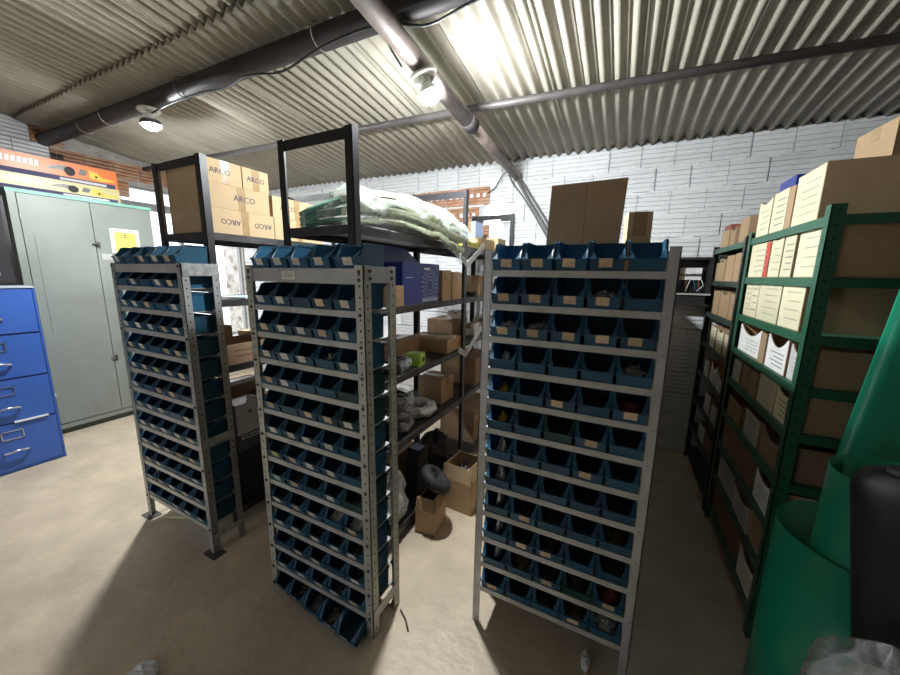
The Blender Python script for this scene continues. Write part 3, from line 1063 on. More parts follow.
# wrapped bundle of lining strips on the top shelf
bun = thing('lining_bundle', 'plastic wrapped bundle of pale lining strips drooping off the top black shelf', 'bundle', (-1.2, 1.75, 1.813))
path = [Vector((a + 1.2, b_ - 1.75, c - 1.813)) for a, b_, c in ((-1.46, 1.29, 1.862), (-1.40, 1.40, 1.905), (-1.31, 1.55, 1.935), (-1.22, 1.74, 1.94), (-1.14, 1.91, 1.905), (-1.065, 2.04, 1.855), (-1.015, 2.14, 1.80))]


def path_at(t):
    t = max(0, min(0.9999, t)) * (len(path) - 1)
    i = int(t)
    p0, p1, p2, p3 = path[max(i - 1, 0)], path[i], path[i + 1], path[min(i + 2, len(path) - 1)]
    t -= i
    return 0.5 * ((2 * p1) + (p2 - p0) * t + (2 * p0 - 5 * p1 + 4 * p2 - p3) * t * t + (3 * p1 - p0 - 3 * p2 + p3) * t ** 3)


sidev = Vector((0.86, -0.50, -0.05))
for kx in range(6):
    for kz in range(3):
        offv = sidev * ((kx - 2.5) * 0.042) + Vector((0, 0, (kz - 1) * 0.060))
        pts = []
        for i in range(11):
            t = i / 10
            taper = 0.55 + 0.45 * min(1, t * 3)
            pp = path_at(0.20 + 0.75 * t) + offv * 1.0 + Vector((0, 0, 0.004 * math.sin(9 * t + kx)))
            if pp.x < 0.185:
                pp.z = max(pp.z, 0.030)
            pts.append(pp)
        part(MB().tube(pts, 0.019, 6, False, None, 0.9), 'lining_strip', 'panel_cream', bun)
for kx in range(5):
    for kz in range(3):
        offv = sidev * ((kx - 2) * 0.044) + Vector((0, 0, (kz - 1) * 0.05))
        pts = []
        for i in range(6):
            pp = path_at(0.0 + 0.24 * i / 5) + offv * (0.5 + 0.5 * i / 5)
            pp.z = max(pp.z, 0.028)
            pts.append(pp)
        part(MB().tube(pts, 0.021, 6, False, None, 0.8), 'green_strip', 'panel_green', bun)
q = random.Random(5)
ph = [q.uniform(0, 6) for _ in range(8)]


def wrap_pt(u, v_):
    p = path_at(u)
    a = 2 * PI * v_
    ta = 0.35 + 0.65 * min(1, u * 4) if u < 0.25 else 1.0
    rx = (0.155 + 0.012 * math.sin(17 * u + ph[0]) + 0.008 * math.sin(31 * u + 3 * a + ph[1])) * ta
    rz_ = (0.118 + 0.03 * max(0.0, u - 0.6) / 0.4 + 0.010 * math.sin(13 * u + ph[2]) + 0.008 * math.sin(23 * u + 2 * a + ph[3]) + 0.006 * math.sin(47 * u + 5 * a)) * ta
    zz = math.sin(a) * rz_
    r_ = p + sidev * (rx * math.cos(a)) + Vector((0, 0, zz))
    r_.z = max(r_.z, 0.005 - 3.0 * max(0.0, r_.x - 0.185))
    return r_


part(MB().grid(wrap_pt, 60, 60), 'plastic_wrap', 'film_clear', bun)


# things on the black shelving behind the punched-post rack
ZM = {1.44: 1.43, 1.075: 1.043, 0.70: 0.645, 1.80: 1.81, 0.12: 0.10, 1.12: 1.09}


def boxlist(rows):
    for (name, label, cat, x, y, z, sx, sy, sz, matn, rz, opened) in rows:
        x, y, z = x - 0.055, y * 1.06, ZM.get(z, z)
        carton(name, label, cat, (x, y, z + 0.0005), (sx, sy, sz), matn, R(rz), None, opened=opened)


nb = carton('navy_carton', 'glossy navy carton with pale circular fan print on black shelf', 'carton', (-1.195, 1.80, 1.4305), (0.24, 0.42, 0.235), 'navy_box', 0, None, tape=False)
ring = MB()
for rr_ in (0.03, 0.05, 0.07, 0.088):
    for i in range(20):
        a0, a1 = 2 * PI * i / 20, 2 * PI * (i + 0.5) / 20
        ring.prism([(rr_ * math.cos(a0), rr_ * math.sin(a0)), ((rr_ + 0.008) * math.cos(a0), (rr_ + 0.008) * math.sin(a0)), ((rr_ + 0.008) * math.cos(a1), (rr_ + 0.008) * math.sin(a1)), (rr_ * math.cos(a1), rr_ * math.sin(a1))], 0.1205, 0.1212, 'x', Matrix.Translation((0, 0.09, 0.105)))
part(ring, 'fan_print', 'pale_blue_print', nb)
part(MB().prism([(-0.21, 0.2345), (0.20, 0.2345), (0.02, 0.325), (-0.21, 0.325)], -0.02, -0.016, 'x'), 'flap', 'navy_box', nb)
part(MB().box(0.12, 0.1207, 0.00, 0.19, 0.006, 0.03), 'pale_stripe', 'pale_blue_print', nb)
part(MB().box(0.12, 0.1207, 0.02, 0.09, 0.198, 0.21), 'title_stripe', 'paper_white', nb)
part(MB().box(0.12, 0.1207, -0.18, -0.10, 0.15, 0.155), 'small_print', 'pale_blue_print', nb)
boxlist([
    ('carton', 'small tan carton in front of the navy fan carton', 'carton', -1.06, 1.43, 1.44, 0.10, 0.14, 0.11, 'kraft', 0, False),
    ('carton', 'tall tan carton right beside the navy fan carton', 'carton', -1.10, 1.985, 1.44, 0.18, 0.13, 0.20, 'kraft', 0, False),
    ('carton', 'square tan carton next to the bare black post', 'carton', -1.09, 2.14, 1.44, 0.16, 0.15, 0.19, 'kraft_light', 0, False),
    ('carton', 'long flat taped carton on the middle black shelf', 'carton', -1.33, 1.79, 1.075, 0.20, 0.44, 0.115, 'kraft', 3, False),
    ('carton', 'wide flat brown carton beside the long flat one', 'carton', -1.20, 2.155, 1.075, 0.34, 0.24, 0.10, 'kraft', 0, False),
    ('carton', 'square brown carton on the coil shelf under the flat cartons', 'carton', -1.18, 2.15, 0.70, 0.20, 0.20, 0.19, 'kraft', 0, False),
    ('carton', 'brown carton at the back of the upper wall-side shelf', 'carton', -1.30, 2.55, 1.12, 0.24, 0.30, 0.14, 'kraft_dark', 0, False),
    ('carton', 'small white topped carton on the wall-side brown carton', 'carton', -1.22, 2.58, 1.2312, 0.14, 0.16, 0.06, 'paper_white', 10, False),
    ('carton', 'white carton with red lettering on the wall-side shelf', 'carton', -1.10, 2.62, 1.12, 0.10, 0.16, 0.10, 'paper_white', 0, False),
    ('carton', 'grey white carton at the far end of that shelf', 'carton', -1.09, 2.90, 1.12, 0.14, 0.26, 0.12, 'paper_grey', 0, False),
    ('carton', 'dark brown carton high on the wall-side shelf', 'carton', -1.12, 2.72, 1.44, 0.20, 0.30, 0.17, 'kraft_dark', 0, False),
    ('carton', 'tan carton leaning near the black cable loop', 'carton', -1.28, 2.44, 1.44, 0.16, 0.12, 0.13, 'kraft', 0, False),
    ('carton', 'white carton with a round black mark near the wall', 'carton', -1.09, 3.02, 1.44, 0.16, 0.22, 0.21, 'paper_white', 0, False),
    ('carton', 'flat tan carton on the top wall-side shelf', 'carton', -1.16, 2.78, 1.80, 0.24, 0.34, 0.10, 'kraft_light', 0, False),
    ('carton', 'tan carton at the aisle edge of the top wall-side shelf', 'carton', -1.07, 3.06, 1.80, 0.12, 0.22, 0.13, 'kraft_light', 0, False),
    ('carton', 'flat yellow packet on the top wall-side shelf', 'packet', -1.10, 2.48, 1.80, 0.12, 0.22, 0.045, 'sign_yellow', 0, False),
    ('carton', 'brown carton stack by the broken bricks', 'carton', -1.30, 2.50, 1.80, 0.16, 0.16, 0.16, 'kraft', 0, False),
    ('carton', 'blue white carton end standing on the top wall-side shelf', 'carton', -1.33, 3.10, 1.80, 0.14, 0.2, 0.3, 'pale_blue_print', 0, False),
    ('carton', 'large brown carton low on the wall-side shelving', 'carton', -1.2, 2.75, 0.70, 0.34, 0.4, 0.24, 'kraft_dark', 0, False),
    ('carton', 'brown carton on the lowest wall-side shelf', 'carton', -1.2, 2.8, 0.12, 0.34, 0.5, 0.3, 'kraft_dark', 0, False),
    ('carton', 'brown carton on the lowest shelf under the coils', 'carton', -1.37, 1.8, 0.12, 0.14, 0.5, 0.2, 'kraft_dark', 0, False),
])
o = carton('yellow_carton', 'yellow carton with a red end on far middle shelf', 'carton', (-1.38, 2.02, 1.31), (0.12, 0.26, 0.055), 'sign_yellow', 0)
o.location = (-1.37, 1.44, 1.0435)
printed(o, ('x', 0.06), 1, 'red_box', span=(-0.13, -0.08), z=(0.0, 0.05), hgt=0.05, seed=2)
lm = part(MB().box(-0.05, 0.05, -0.045, 0.045, 0, 0.075), 'lime_carton', 'lime_box', None, (-1.125, 1.80, 1.0435), (0, 0, R(12)))
tag(lm, 'small lime green carton at the edge of the middle black shelf', 'carton')
part(MB().box(0.05, 0.0507, -0.02, 0.03, 0.02, 0.05), 'print', 'print_dark', lm)
pf = part(MB().box(-0.07, 0.07, -0.055, 0.055, 0, 0.004), 'leaflet', 'paper_cream', None, (-1.15, 2.28, 1.1445), (0, 0, R(20)))
tag(pf, 'cream leaflet lying on the wide flat brown carton', 'paper')


def coil(label, loc, r_, n, matn, seed, tube_r=0.006, wrap=None, group=None):
    q = random.Random(seed)
    t = thing('cable_coil', label, 'coil', loc, q.uniform(0, 3), group)
    m = MB()
    for i in range(n):
        rr_ = r_ * q.uniform(0.86, 1.06)
        z = tube_r + 0.005 + i * tube_r * 1.2
        a0 = q.uniform(0, 6)
        m.tube([(rr_ * math.cos(a) + q.uniform(-0.004, 0.004), rr_ * math.sin(a) + q.uniform(-0.004, 0.004), z + 0.004 * math.sin(a * 2 + a0))
                for a in [2 * PI * j / 18 for j in range(18)]], tube_r, 6, True)
    part(m, 'winding', matn, t)
    if wrap:
        hh = n * tube_r * 1.25 + 0.02
        ph_ = q.uniform(0, 6)

        def wp(u, v_):
            a, b_ = 2 * PI * u, 2 * PI * v_
            rr_ = r_ + 0.036 * math.cos(b_) + 0.006 * math.sin(7 * a + 3 * b_ + ph_)
            return (rr_ * math.cos(a), rr_ * math.sin(a), min(hh, max(0.001, hh / 2 + (hh / 2) * math.sin(b_) * (1 + 0.10 * math.sin(9 * a + ph_)))))
        part(MB().grid(wp, 30, 12), 'plastic_wrap', wrap, t)
    return t


coil('lowest black cable coil in clear film on coil shelf', (-1.215, 1.68, 0.6465), 0.095, 7, 'cable_black', 1, 0.007, 'film_grey', 'film wrapped cable coils')
coil('middle black cable coil in clear film, stacked on another', (-1.215, 1.685, 0.7320), 0.095, 6, 'cable_black', 2, 0.007, 'film_grey', 'film wrapped cable coils')
coil('topmost black cable coil in clear film of the stack', (-1.21, 1.68, 0.8090), 0.09, 6, 'cable_black', 3, 0.007, 'film_grey', 'film wrapped cable coils')
coil('single shiny wrapped coil beside the coil stack', (-1.215, 1.97, 0.6465), 0.10, 6, 'cable_grey', 4, 0.007, 'film_white', 'film wrapped cable coils')
coil('loose black cable coil beside the lime green carton', (-1.165, 1.62, 1.0445), 0.075, 7, 'cable_black', 5, 0.007, 'film_grey', 'film wrapped cable coils')
coil('black cable loop on the wall-side shelf', (-1.13, 2.66, 1.4315), 0.045, 4, 'cable_black', 6, 0.005)


def bag(name, label, loc, size, matn, seed, cat='bag', rough=0.14):
    """crumpled bag: noisy lumpy closed surface resting on its base"""
    q = random.Random(seed)
    p = [q.uniform(0, 6) for _ in range(9)]
    sx, sy, sz = size

    def fn(u, v_):
        a = 2 * PI * u
        b_ = PI * (v_ - 0.5)
        n = 1 + rough * (math.sin(3 * a + 4 * b_ + p[0]) + math.sin(5 * a - 3 * b_ + p[1]) * 0.8 + 0.6 * math.sin(9 * a + 7 * b_ + p[2]) + 0.5 * math.sin(13 * a - 9 * b_ + p[3]))
        cb = math.cos(b_) ** 0.7
        z = math.sin(b_)
        z = max(-0.82, z)
        return (sx / 2 * cb * n * math.cos(a), sy / 2 * cb * n * math.sin(a), sz * (z + 0.82) / 1.82 * (1 + 0.12 * math.sin(4 * a + p[4]) * max(0, z)))
    return tag(part(MB().grid(fn, 36, 18), name, matn, None, loc), label, cat)


bag('plastic_bag', 'white crumpled plastic bag on the lowest black shelf', (-1.15, 1.57, 0.1010), (0.15, 0.18, 0.30), 'film_white', 3)
bag('plastic_bag', 'black crumpled bag heaped on the lowest black shelf', (-1.19, 2.16, 0.1010), (0.18, 0.34, 0.30), 'black_matte', 4)
bag('plastic_bag', 'shiny grey crumpled film on the lowest shelf by the front post', (-1.19, 1.36, 0.1010), (0.16, 0.16, 0.22), 'film_grey', 6)

# things on the floor by that shelving
o = carton('open_carton', 'open tan carton of offcuts on the floor before the black shelving', 'carton', (-0.885, 2.06, 0.0), (0.22, 0.24, 0.225), 'kraft_light', R(-4), None, opened=True, flaps=-0.25)
m = MB()
q = random.Random(22)
for i in range(14):
    a = q.uniform(-0.07, 0.07)
    b_ = q.uniform(-0.08, 0.08)
    m.mi = 1 if i % 3 == 0 else 0
    m.tube([(a, b_, 0.12), (a + q.uniform(-0.03, 0.03), b_ + q.uniform(-0.03, 0.03), q.uniform(0.21, 0.27))], q.uniform(0.006, 0.012), 6)
for i in range(5):
    M = Matrix.Translation((q.uniform(-0.05, 0.05), q.uniform(-0.05, 0.05), 0.215)) @ Matrix.Rotation(q.uniform(-0.9, 0.9), 4, 'X') @ Matrix.Rotation(q.uniform(0, 3), 4, 'Z')
    m.mi = i % 2
    m.box(-0.045, 0.045, -0.002, 0.002, -0.05, 0.035, M)
m.mi = 0
m.box(-0.10, 0.10, -0.11, 0.11, 0.006, 0.16)
oc_ = part(m, 'offcuts', ['black_matte', 'steel_shiny'], o)
oc_['kind'] = 'stuff'
o = carton('open_carton', 'dented tan carton under a black tyre before the black shelving', 'carton', (-0.975, 1.74, 0.0), (0.14, 0.17, 0.16), 'kraft', R(5), None, opened=True, flaps=-0.4)
ty = thing('small_tyre', 'small black rubber tyre tipped into the dented carton', 'tyre', (-0.98, 1.74, 0.283))
Mt = Matrix.Rotation(R(35), 4, 'Y') @ Matrix.Rotation(R(-20), 4, 'X')
part(MB().tube([(0.078 * math.cos(a * PI / 12), 0.078 * math.sin(a * PI / 12), 0.055) for a in range(24)], 0.036, 10, True, Mt), 'tread', 'black_matte', ty)
part(MB().lathe([(0.05, 0.04), (0.05, 0.07), (0.026, 0.075), (0.024, 0.05)], 18, Mt), 'hub', 'black_matte', ty)
ld = thing('tool_case', 'black case with pale label on the lowest black shelf beside the bags', 'case', (-1.17, 1.875, 0.108), R(-4))
part(MB().box(-0.05, 0.045, -0.06, 0.06, 0, 0.34, Matrix.Rotation(R(4), 4, 'Y')), 'case_body', 'black_matte', ld)
part(MB().box(-0.04, 0.03, -0.05, 0.03, 0.34, 0.342, Matrix.Rotation(R(4), 4, 'Y')), 'pale_label', 'pale_blue_print', ld)

# small litter on the floor
o = part(MB().tube([(0, 0, 0.004), (0.05, -0.03, 0.004), (0.09, -0.07, 0.004)], 0.004, 6), 'metal_rod', 'bolt_steel', None, (-0.82, 1.17, 0))
tag(o, 'short dark metal rod on the floor by the punched-post rack', 'rod')
bag('plastic_scrap', 'small white plastic scrap on the floor before the cardboard-topped rack', (0.005, 1.335, 0.0005), (0.035, 0.09, 0.02), 'plastic_white', 31, 'scrap', 0.1)
bag('paper_scrap', 'white crumpled paper scrap on the open floor', (-1.575, 0.47, 0.0005), (0.11, 0.09, 0.03), 'paper_white', 32, 'scrap', 0.08)
o = part(MB().box(-0.09, 0.09, -0.035, 0.035, 0.0, 0.018), 'wood_offcut', 'paper_cream', None, (-2.60, 1.10, 0.0005), (0, 0, R(25)))
o.location = (-2.49, 1.06, 0.0005)
tag(o, 'pale wooden offcut lying under the cabinet-side rack', 'offcut')

# low black shelving behind the cardboard-topped rack and the things on its top
S4 = dict(x0=-0.47, x1=0.12, y0=1.512, y1=3.36)
shelving('steel_shelving', 'low black shelving full of cartons right behind the cardboard-topped rack', S4['x0'], S4['x1'], S4['y0'], S4['y1'], 1.618, [1.616, 1.24, 0.86, 0.48, 0.10], topbar=False)
for li, z in enumerate((1.24, 0.86, 0.48, 0.10)):
    for c in range(4):
        carton('carton', 'brown carton, %s shelf down, %s from brick wall, low black shelving' % (ORD[li + 2], ORD[4 - c]), 'carton', (-0.175, 1.76 + 0.45 * c, z + 0.0005), (0.49, 0.42, 0.31 - 0.02 * ((li + c) % 3)), 'kraft', 0, 'cartons filling the low black shelving')
cs = thing('cardboard_sheet', 'upright brown cardboard sheet standing behind the twelve-row rack', 'cardboard', (-0.165, 1.545, 1.6165))
cm = MB()
cm.prism([(-0.150, 0.0), (0.130, 0.0), (0.146, 0.362), (-0.140, 0.358)], 0.0, 0.006, 'y', Matrix.Rotation(R(-3), 4, 'X'))
part(cm, 'sheet', 'kraft', cs)
part(MB().box(-0.002, 0.0, -0.0006, 0.0, 0.0, 0.35, Matrix.Rotation(R(-3), 4, 'X')), 'fold_line', 'brown_print', cs)
carton('carton', 'narrow tan carton beside the upright cardboard sheet', 'carton', (0.03, 1.63, 1.6165), (0.085, 0.10, 0.235), 'kraft_light', R(8))

# ------------------------------------------------------------------ green shelving
GX0, GX1 = 0.645, 1.10
gU = {'n': (1.775, 2.700), 'f': (2.745, 3.615)}
GZ = {'n': [1.835, 1.612, 1.392, 1.186, 0.995, 0.775, 0.565, 0.35, 0.12], 'f': [1.835, 1.585, 1.33, 1.08, 0.83, 0.58, 0.33, 0.10]}
shelving('green_shelving', 'green steel shelving end unit beside the green plastic rolls', GX0, GX1, *gU['n'], 1.872, GZ['n'], 'steel_g', 'green_steel', 0.042, 0.036, None, False, 'green steel shelving units')
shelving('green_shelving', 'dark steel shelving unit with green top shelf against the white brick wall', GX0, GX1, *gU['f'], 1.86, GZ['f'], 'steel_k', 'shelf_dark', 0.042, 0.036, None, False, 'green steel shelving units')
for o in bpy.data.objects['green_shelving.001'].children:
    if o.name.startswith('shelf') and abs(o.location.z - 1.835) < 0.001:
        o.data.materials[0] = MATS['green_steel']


def parts_box(label, y0, y1, z, h, front, d=0.40, body='kraft', dip=0.0, x=None, lines=3, tilt=0.0, group=None, seed=0, edge=None):
    """open-topped carton in a shelf row; its labelled end faces the aisle (-x)"""
    wd = y1 - y0 - 0.008
    hw = wd / 2
    t = 0.004
    x = GX0 + 0.012 if x is None else x
    o = None
    top = [(hw, h)]
    if dip:
        for i in range(9):
            a = i / 8
            top.append((hw - 0.012 - a * (wd - 0.024), h - dip * math.sin(PI * a) ** 0.8))
    top.append((-hw, h))
    poly = [(-hw, 0), (hw, 0)] + top
    m = MB()
    m.prism(poly, 0, t, 'x')
    m.box(t, d, -hw, hw, 0, t)
    m.box(t, d, -hw, -hw + t, t, h)
    m.box(t, d, hw - t, hw, t, h)
    m.box(d - t, d, -hw + t, hw - t, t, h)
    m.box(t, d - t, -hw + t, hw - t, h * 0.55, h * 0.56)
    o = part(m, 'parts_carton', body, None, (x, (y0 + y1) / 2, z + 0.0006), (0, 0, R(tilt)))
    tag(o, label, 'carton', group)
    if front:
        sc = 0.97
        pl = [(a * sc, max(0.003, b_ * 0.985)) for a, b_ in poly]
        part(MB().prism(pl, -0.0012, -0.0002, 'x'), 'paper_label', front, o)
        printed(o, ('x', -0.0012), lines, 'print_grey' if seed % 3 else 'print_mid', -0.0006, (-hw * 0.75, hw * 0.6), (h * 0.12, (h - dip) * 0.86), 0.005, seed)
    if edge:
        part(MB().box(-0.0016, -0.0013, -hw, -hw * 0.6, 0.003, h * 0.97), 'red_edge', edge, o)
    return o


CR, WH, GR = 'paper_cream', 'paper_white', 'paper_grey'
FW = {CR: 'cream-labelled', WH: 'white-labelled', GR: 'grey-labelled', None: 'plain brown'}
rowsG = {
    ('n', 0): [(1.91, 2.17, 0.215, CR, 0), (2.175, 2.25, 0.19, None, 0), (2.255, 2.45, 0.20, CR, 0.0), (2.455, 2.66, 0.195, CR, 0.02)],
    ('f', 0): [(2.78, 2.98, 0.15, None, 0), (3.06, 3.20, 0.12, None, 0.02), (3.24, 3.46, 0.125, None, 0)],
    ('n', 1): [(1.80, 2.05, 0.205, CR, 0), (2.06, 2.19, 0.185, CR, 0), (2.195, 2.35, 0.19, CR, 0.01), (2.36, 2.66, 0.185, CR, 0)],
    ('f', 1): [(2.80, 3.0, 0.185, None, 0), (3.01, 3.2, 0.18, None, 0), (3.22, 3.4, 0.16, None, 0.02), (3.41, 3.56, 0.14, None, 0)],
    ('n', 2): [(1.89, 2.11, 0.205, CR, 0), (2.115, 2.42, 0.21, CR, 0), (2.425, 2.55, 0.205, CR, 0), (2.555, 2.66, 0.20, CR, 0.0)],
    ('f', 2): [(2.80, 2.97, 0.17, None, 0), (2.99, 3.23, 0.18, None, 0.02), (3.25, 3.45, 0.18, None, 0)],
    ('n', 3): [(1.80, 1.935, 0.15, GR, 0.03), (1.94, 2.18, 0.16, WH, 0.05), (2.19, 2.28, 0.15, None, 0.0), (2.285, 2.63, 0.155, WH, 0.05)],
    ('f', 3): [(2.80, 2.96, 0.15, CR, 0), (2.98, 3.16, 0.16, CR, 0.02), (3.18, 3.36, 0.16, CR, 0)],
    ('n', 4): [(1.80, 1.985, 0.15, CR, 0.03), (1.99, 2.20, 0.155, CR, 0.0), (2.215, 2.34, 0.13, None, 0), (2.35, 2.47, 0.13, None, 0), (2.50, 2.64, 0.13, GR, 0)],
    ('f', 4): [(2.80, 2.97, 0.12, GR, 0.03), (3.0, 3.2, 0.15, GR, 0.04), (3.25, 3.4, 0.13, GR, 0)],
    ('n', 5): [(1.81, 2.07, 0.15, None, 0.04), (2.09, 2.32, 0.14, GR, 0), (2.36, 2.64, 0.12, None, 0.0)],
    ('f', 5): [(2.80, 3.0, 0.13, GR, 0), (3.05, 3.25, 0.15, GR, 0)],
    ('n', 6): [(1.81, 2.04, 0.15, WH, 0.03), (2.10, 2.64, 0.16, None, 0.0)],
    ('f', 6): [(2.80, 3.05, 0.13, None, 0), (3.1, 3.3, 0.13, GR, 0)],
    ('n', 7): [(1.81, 2.0, 0.15, None, 0), (2.02, 2.28, 0.14, GR, 0.03), (2.3, 2.62, 0.15, GR, 0)],
    ('n', 8): [(1.80, 2.06, 0.16, CR, 0.03), (2.1, 2.4, 0.17, None, 0), (2.42, 2.64, 0.15, None, 0)],
}
def seed_even(n):
    return n % 2 == 0


sd = 0
UN = {'n': ('roll-side', 'rolls'), 'f': ('wall-side', 'wall')}
for (u, li), rows in rowsG.items():
    cnt = 0
    seq = rows if u == 'n' else rows[::-1]
    for (y0, y1, h, fr, dip) in seq:
        cnt += 1
        sd += 1
        z = GZ[u][li]
        if li > 0:
            h = min(h, GZ[u][li - 1] - z - 0.012)
        red = (u == 'n' and li == 1 and y0 == 2.36)
        parts_box('%s carton%s, %s shelf down, %s from %s, %s green unit' % (FW[fr], ' with red edge' if red else '', ORD[li + 1], ORD[cnt], UN[u][1], UN[u][0]),
                  y0, y1, z, h, fr, body='kraft_dark' if li > 3 and fr is None else 'kraft', dip=dip, group='cartons along the green shelving', seed=sd, lines=4 if seed_even(sd) else 5,
                  tilt=rnd.uniform(-1.2, 1.2), x=GX0 + 0.012 + rnd.uniform(0, 0.008), edge='print_red' if red else None)
# sleeves, extra boxes on the top shelf
o = carton('navy_carton', 'dark blue carton lying on the cream carton of the green shelving', 'carton', (0.80, 2.352, 2.0366), (0.24, 0.19, 0.05), 'navy_box', 0, None, tape=False)
o = carton('large_carton', 'large brown carton topmost above the green shelving', 'carton', (1.01, 2.04, 2.0516), (0.38, 0.22, 0.13), 'kraft', R(4), None)
o = carton('red_carton', 'small red printed carton at the wall end of the top green shelf', 'carton', (0.70, 3.30, 1.9612), (0.09, 0.16, 0.03), 'red_brown', 0, None, tape=False)
o = carton('red_carton', 'dull red carton inside the end of the roll-side green unit', 'carton', (1.02, 1.86, 0.7756), (0.10, 0.1, 0.12), 'red_brown', 0, None, tape=False)
bpy.data.objects.remove(o)

# ------------------------------------------------------------------ electric box on the back wall
eb = thing('electric_panel', 'open dark electric panel with breakers on the white brick wall', 'panel', (0.395, 3.50, 1.375))
W_, H_ = 0.25, 0.40
m = MB()
m.box(0, W_, 0.128, 0.135, 0, H_)
m.box(0, W_, 0, 0.13, 0, 0.02)
m.box(0, W_, 0, 0.13, H_ - 0.02, H_)
m.box(0, 0.018, 0, 0.13, 0.02, H_ - 0.02)
m.box(W_ - 0.03, W_, 0, 0.13, 0.02, H_ - 0.02)
m.box(0, W_, 0, 0.01, 0.02, 0.10)
part(m, 'enclosure', 'black_steel', eb)
part(MB().box(0, W_, -0.02, 0.0, 0.092, 0.106), 'ledge', 'shelf_steel', eb)
for i in range(8):
    br = part(MB().prism([(0.06, 0.215), (0.06, 0.315), (0.10, 0.315), (0.128, 0.30), (0.128, 0.215)], 0.03 + i * 0.0195, 0.0485 + i * 0.0195, 'x'), 'breaker', 'plastic_white', eb)
    part(MB().box(0.035 + i * 0.0195, 0.044 + i * 0.0195, 0.045, 0.06, 0.25, 0.268), 'toggle', 'print_dark', br)
q = random.Random(4)
for i in range(9):
    x = 0.03 + i * 0.02
    part(MB().tube([(x, 0.07, 0.215), (x + q.uniform(-0.02, 0.02), 0.05, 0.17), (x + q.uniform(-0.03, 0.03), 0.06, 0.125), (x + q.uniform(-0.04, 0.04), 0.10, 0.115)], 0.003, 5), 'wire', ['plastic_white', 'file_blue', 'cable_black', 'red_brown'][i % 4], eb)

# ------------------------------------------------------------------ green sheet rolls and film by the green shelving


def spiral_sheet(name, label, cx, cy, r_, H_, turns, a0, lean=(0, 0), grow=0.03, t=0.004, cut=0.0):
    n = int(40 * turns)
    m = MB()
    for k in range(n + 1):
        a = a0 + 2 * PI * turns * k / n
        for rr_ in (r_ - grow * k / n, r_ - grow * k / n - t):
            for z in (0.0, H_ + cut * math.cos(a - a0)):
                m.v.append((rr_ * math.cos(a) + lean[0] * z, rr_ * math.sin(a) + lean[1] * z, z))
    for k in range(n):
        a, c = 4 * k, 4 * k + 4
        m.face([a, c, c + 1, a + 1], True)
        m.face([a + 2, a + 3, c + 3, c + 2], True)
        m.face([a + 1, c + 1, c + 3, a + 3])
        m.face([a, a + 2, c + 2, c])
    m.face([0, 1, 3, 2])
    e = 4 * n
    m.face([e, e + 2, e + 3, e + 1])
    return tag(part(m, name, 'green_sheet', None, (cx, cy, 0)), label, 'sheet roll', 'green plastic sheet rolls')


spiral_sheet('sheet_roll', 'widest and lowest green plastic sheet roll beside the green shelving', 0.712, 1.33, 0.212, 0.85, 1.12, R(-30), (0.0, 0), 0.02, cut=0.0)
spiral_sheet('sheet_roll', 'middle green plastic sheet roll standing inside the wide one', 0.665, 1.262, 0.105, 1.10, 1.3, R(20), (0.0, 0.0), 0.02, cut=0.01)
# tall leaning sheet
m = MB()
nu, nv = 14, 8


def leaning(u, v_, off):
    z = 1.78 * v_
    x = 0.625 + 0.098 * z + 0.55 * u
    y = 1.60 + 0.10 * (u - 0.2) ** 2 - 0.06 * u + off
    return (x, y, z)


for off in (0.0, 0.006):
    b0 = len(m.v)
    for i in range(nu + 1):
        for j in range(nv + 1):
            m.v.append(leaning(i / nu, j / nv, off))
    for i in range(nu):
        for j in range(nv):
            a = b0 + i * (nv + 1) + j
            m.face([a, a + nv + 1, a + nv + 2, a + 1], True)
half = (nu + 1) * (nv + 1)
for j in range(nv):
    m.face([j, j + 1, half + j + 1, half + j])
for i in range(nu):
    a, c = i * (nv + 1) + nv, (i + 1) * (nv + 1) + nv
    m.face([a, c, half + c, half + a])
o = part(m, 'plastic_sheet', 'green_sheet')
tag(o, 'tall green plastic sheet leaning at the end of the green shelving', 'sheet')

bl = thing('black_roll', 'upright black roll in front of the green sheet rolls', 'roll', (0.765, 1.03, 0.012))
Ml = Matrix.Rotation(R(-9.3), 4, 'Y')
part(MB().lathe([(0.075, 0.0), (0.078, 0.3), (0.076, 1.16), (0.066, 1.19), (0.03, 1.20)], 24, Ml), 'roll_body', 'black_matte', bl)
part(MB().lathe([(0.024, 1.195), (0.024, 1.212), (0.018, 1.212)], 14, Ml), 'core', 'black_matte', bl)
fr = thing('film_roll', 'clear crumpled plastic film bundle in front of the black roll', 'film', (0.515, 0.85, 0))
pf = [rnd.uniform(0, 6) for _ in range(6)]


def film_pt(u, v_):
    a = 2 * PI * u
    z = 0.93 * v_
    rr_ = 0.095 * (1 + 0.10 * math.sin(3 * a + 6 * z + pf[0]) + 0.07 * math.sin(7 * a - 11 * z + pf[1]) + 0.05 * math.sin(13 * a + 17 * z + pf[2]))
    if v_ > 0.86:
        rr_ *= max(0.02, 1 - ((v_ - 0.86) / 0.14) ** 2)
    return (rr_ * math.cos(a), rr_ * math.sin(a), z)


part(MB().grid(film_pt, 48, 30), 'film_wrap', 'film_grey', fr)
part(MB().lathe([(0.05, 0.0), (0.05, 0.82), (0.03, 0.85)], 16), 'core', 'paper_grey', fr)

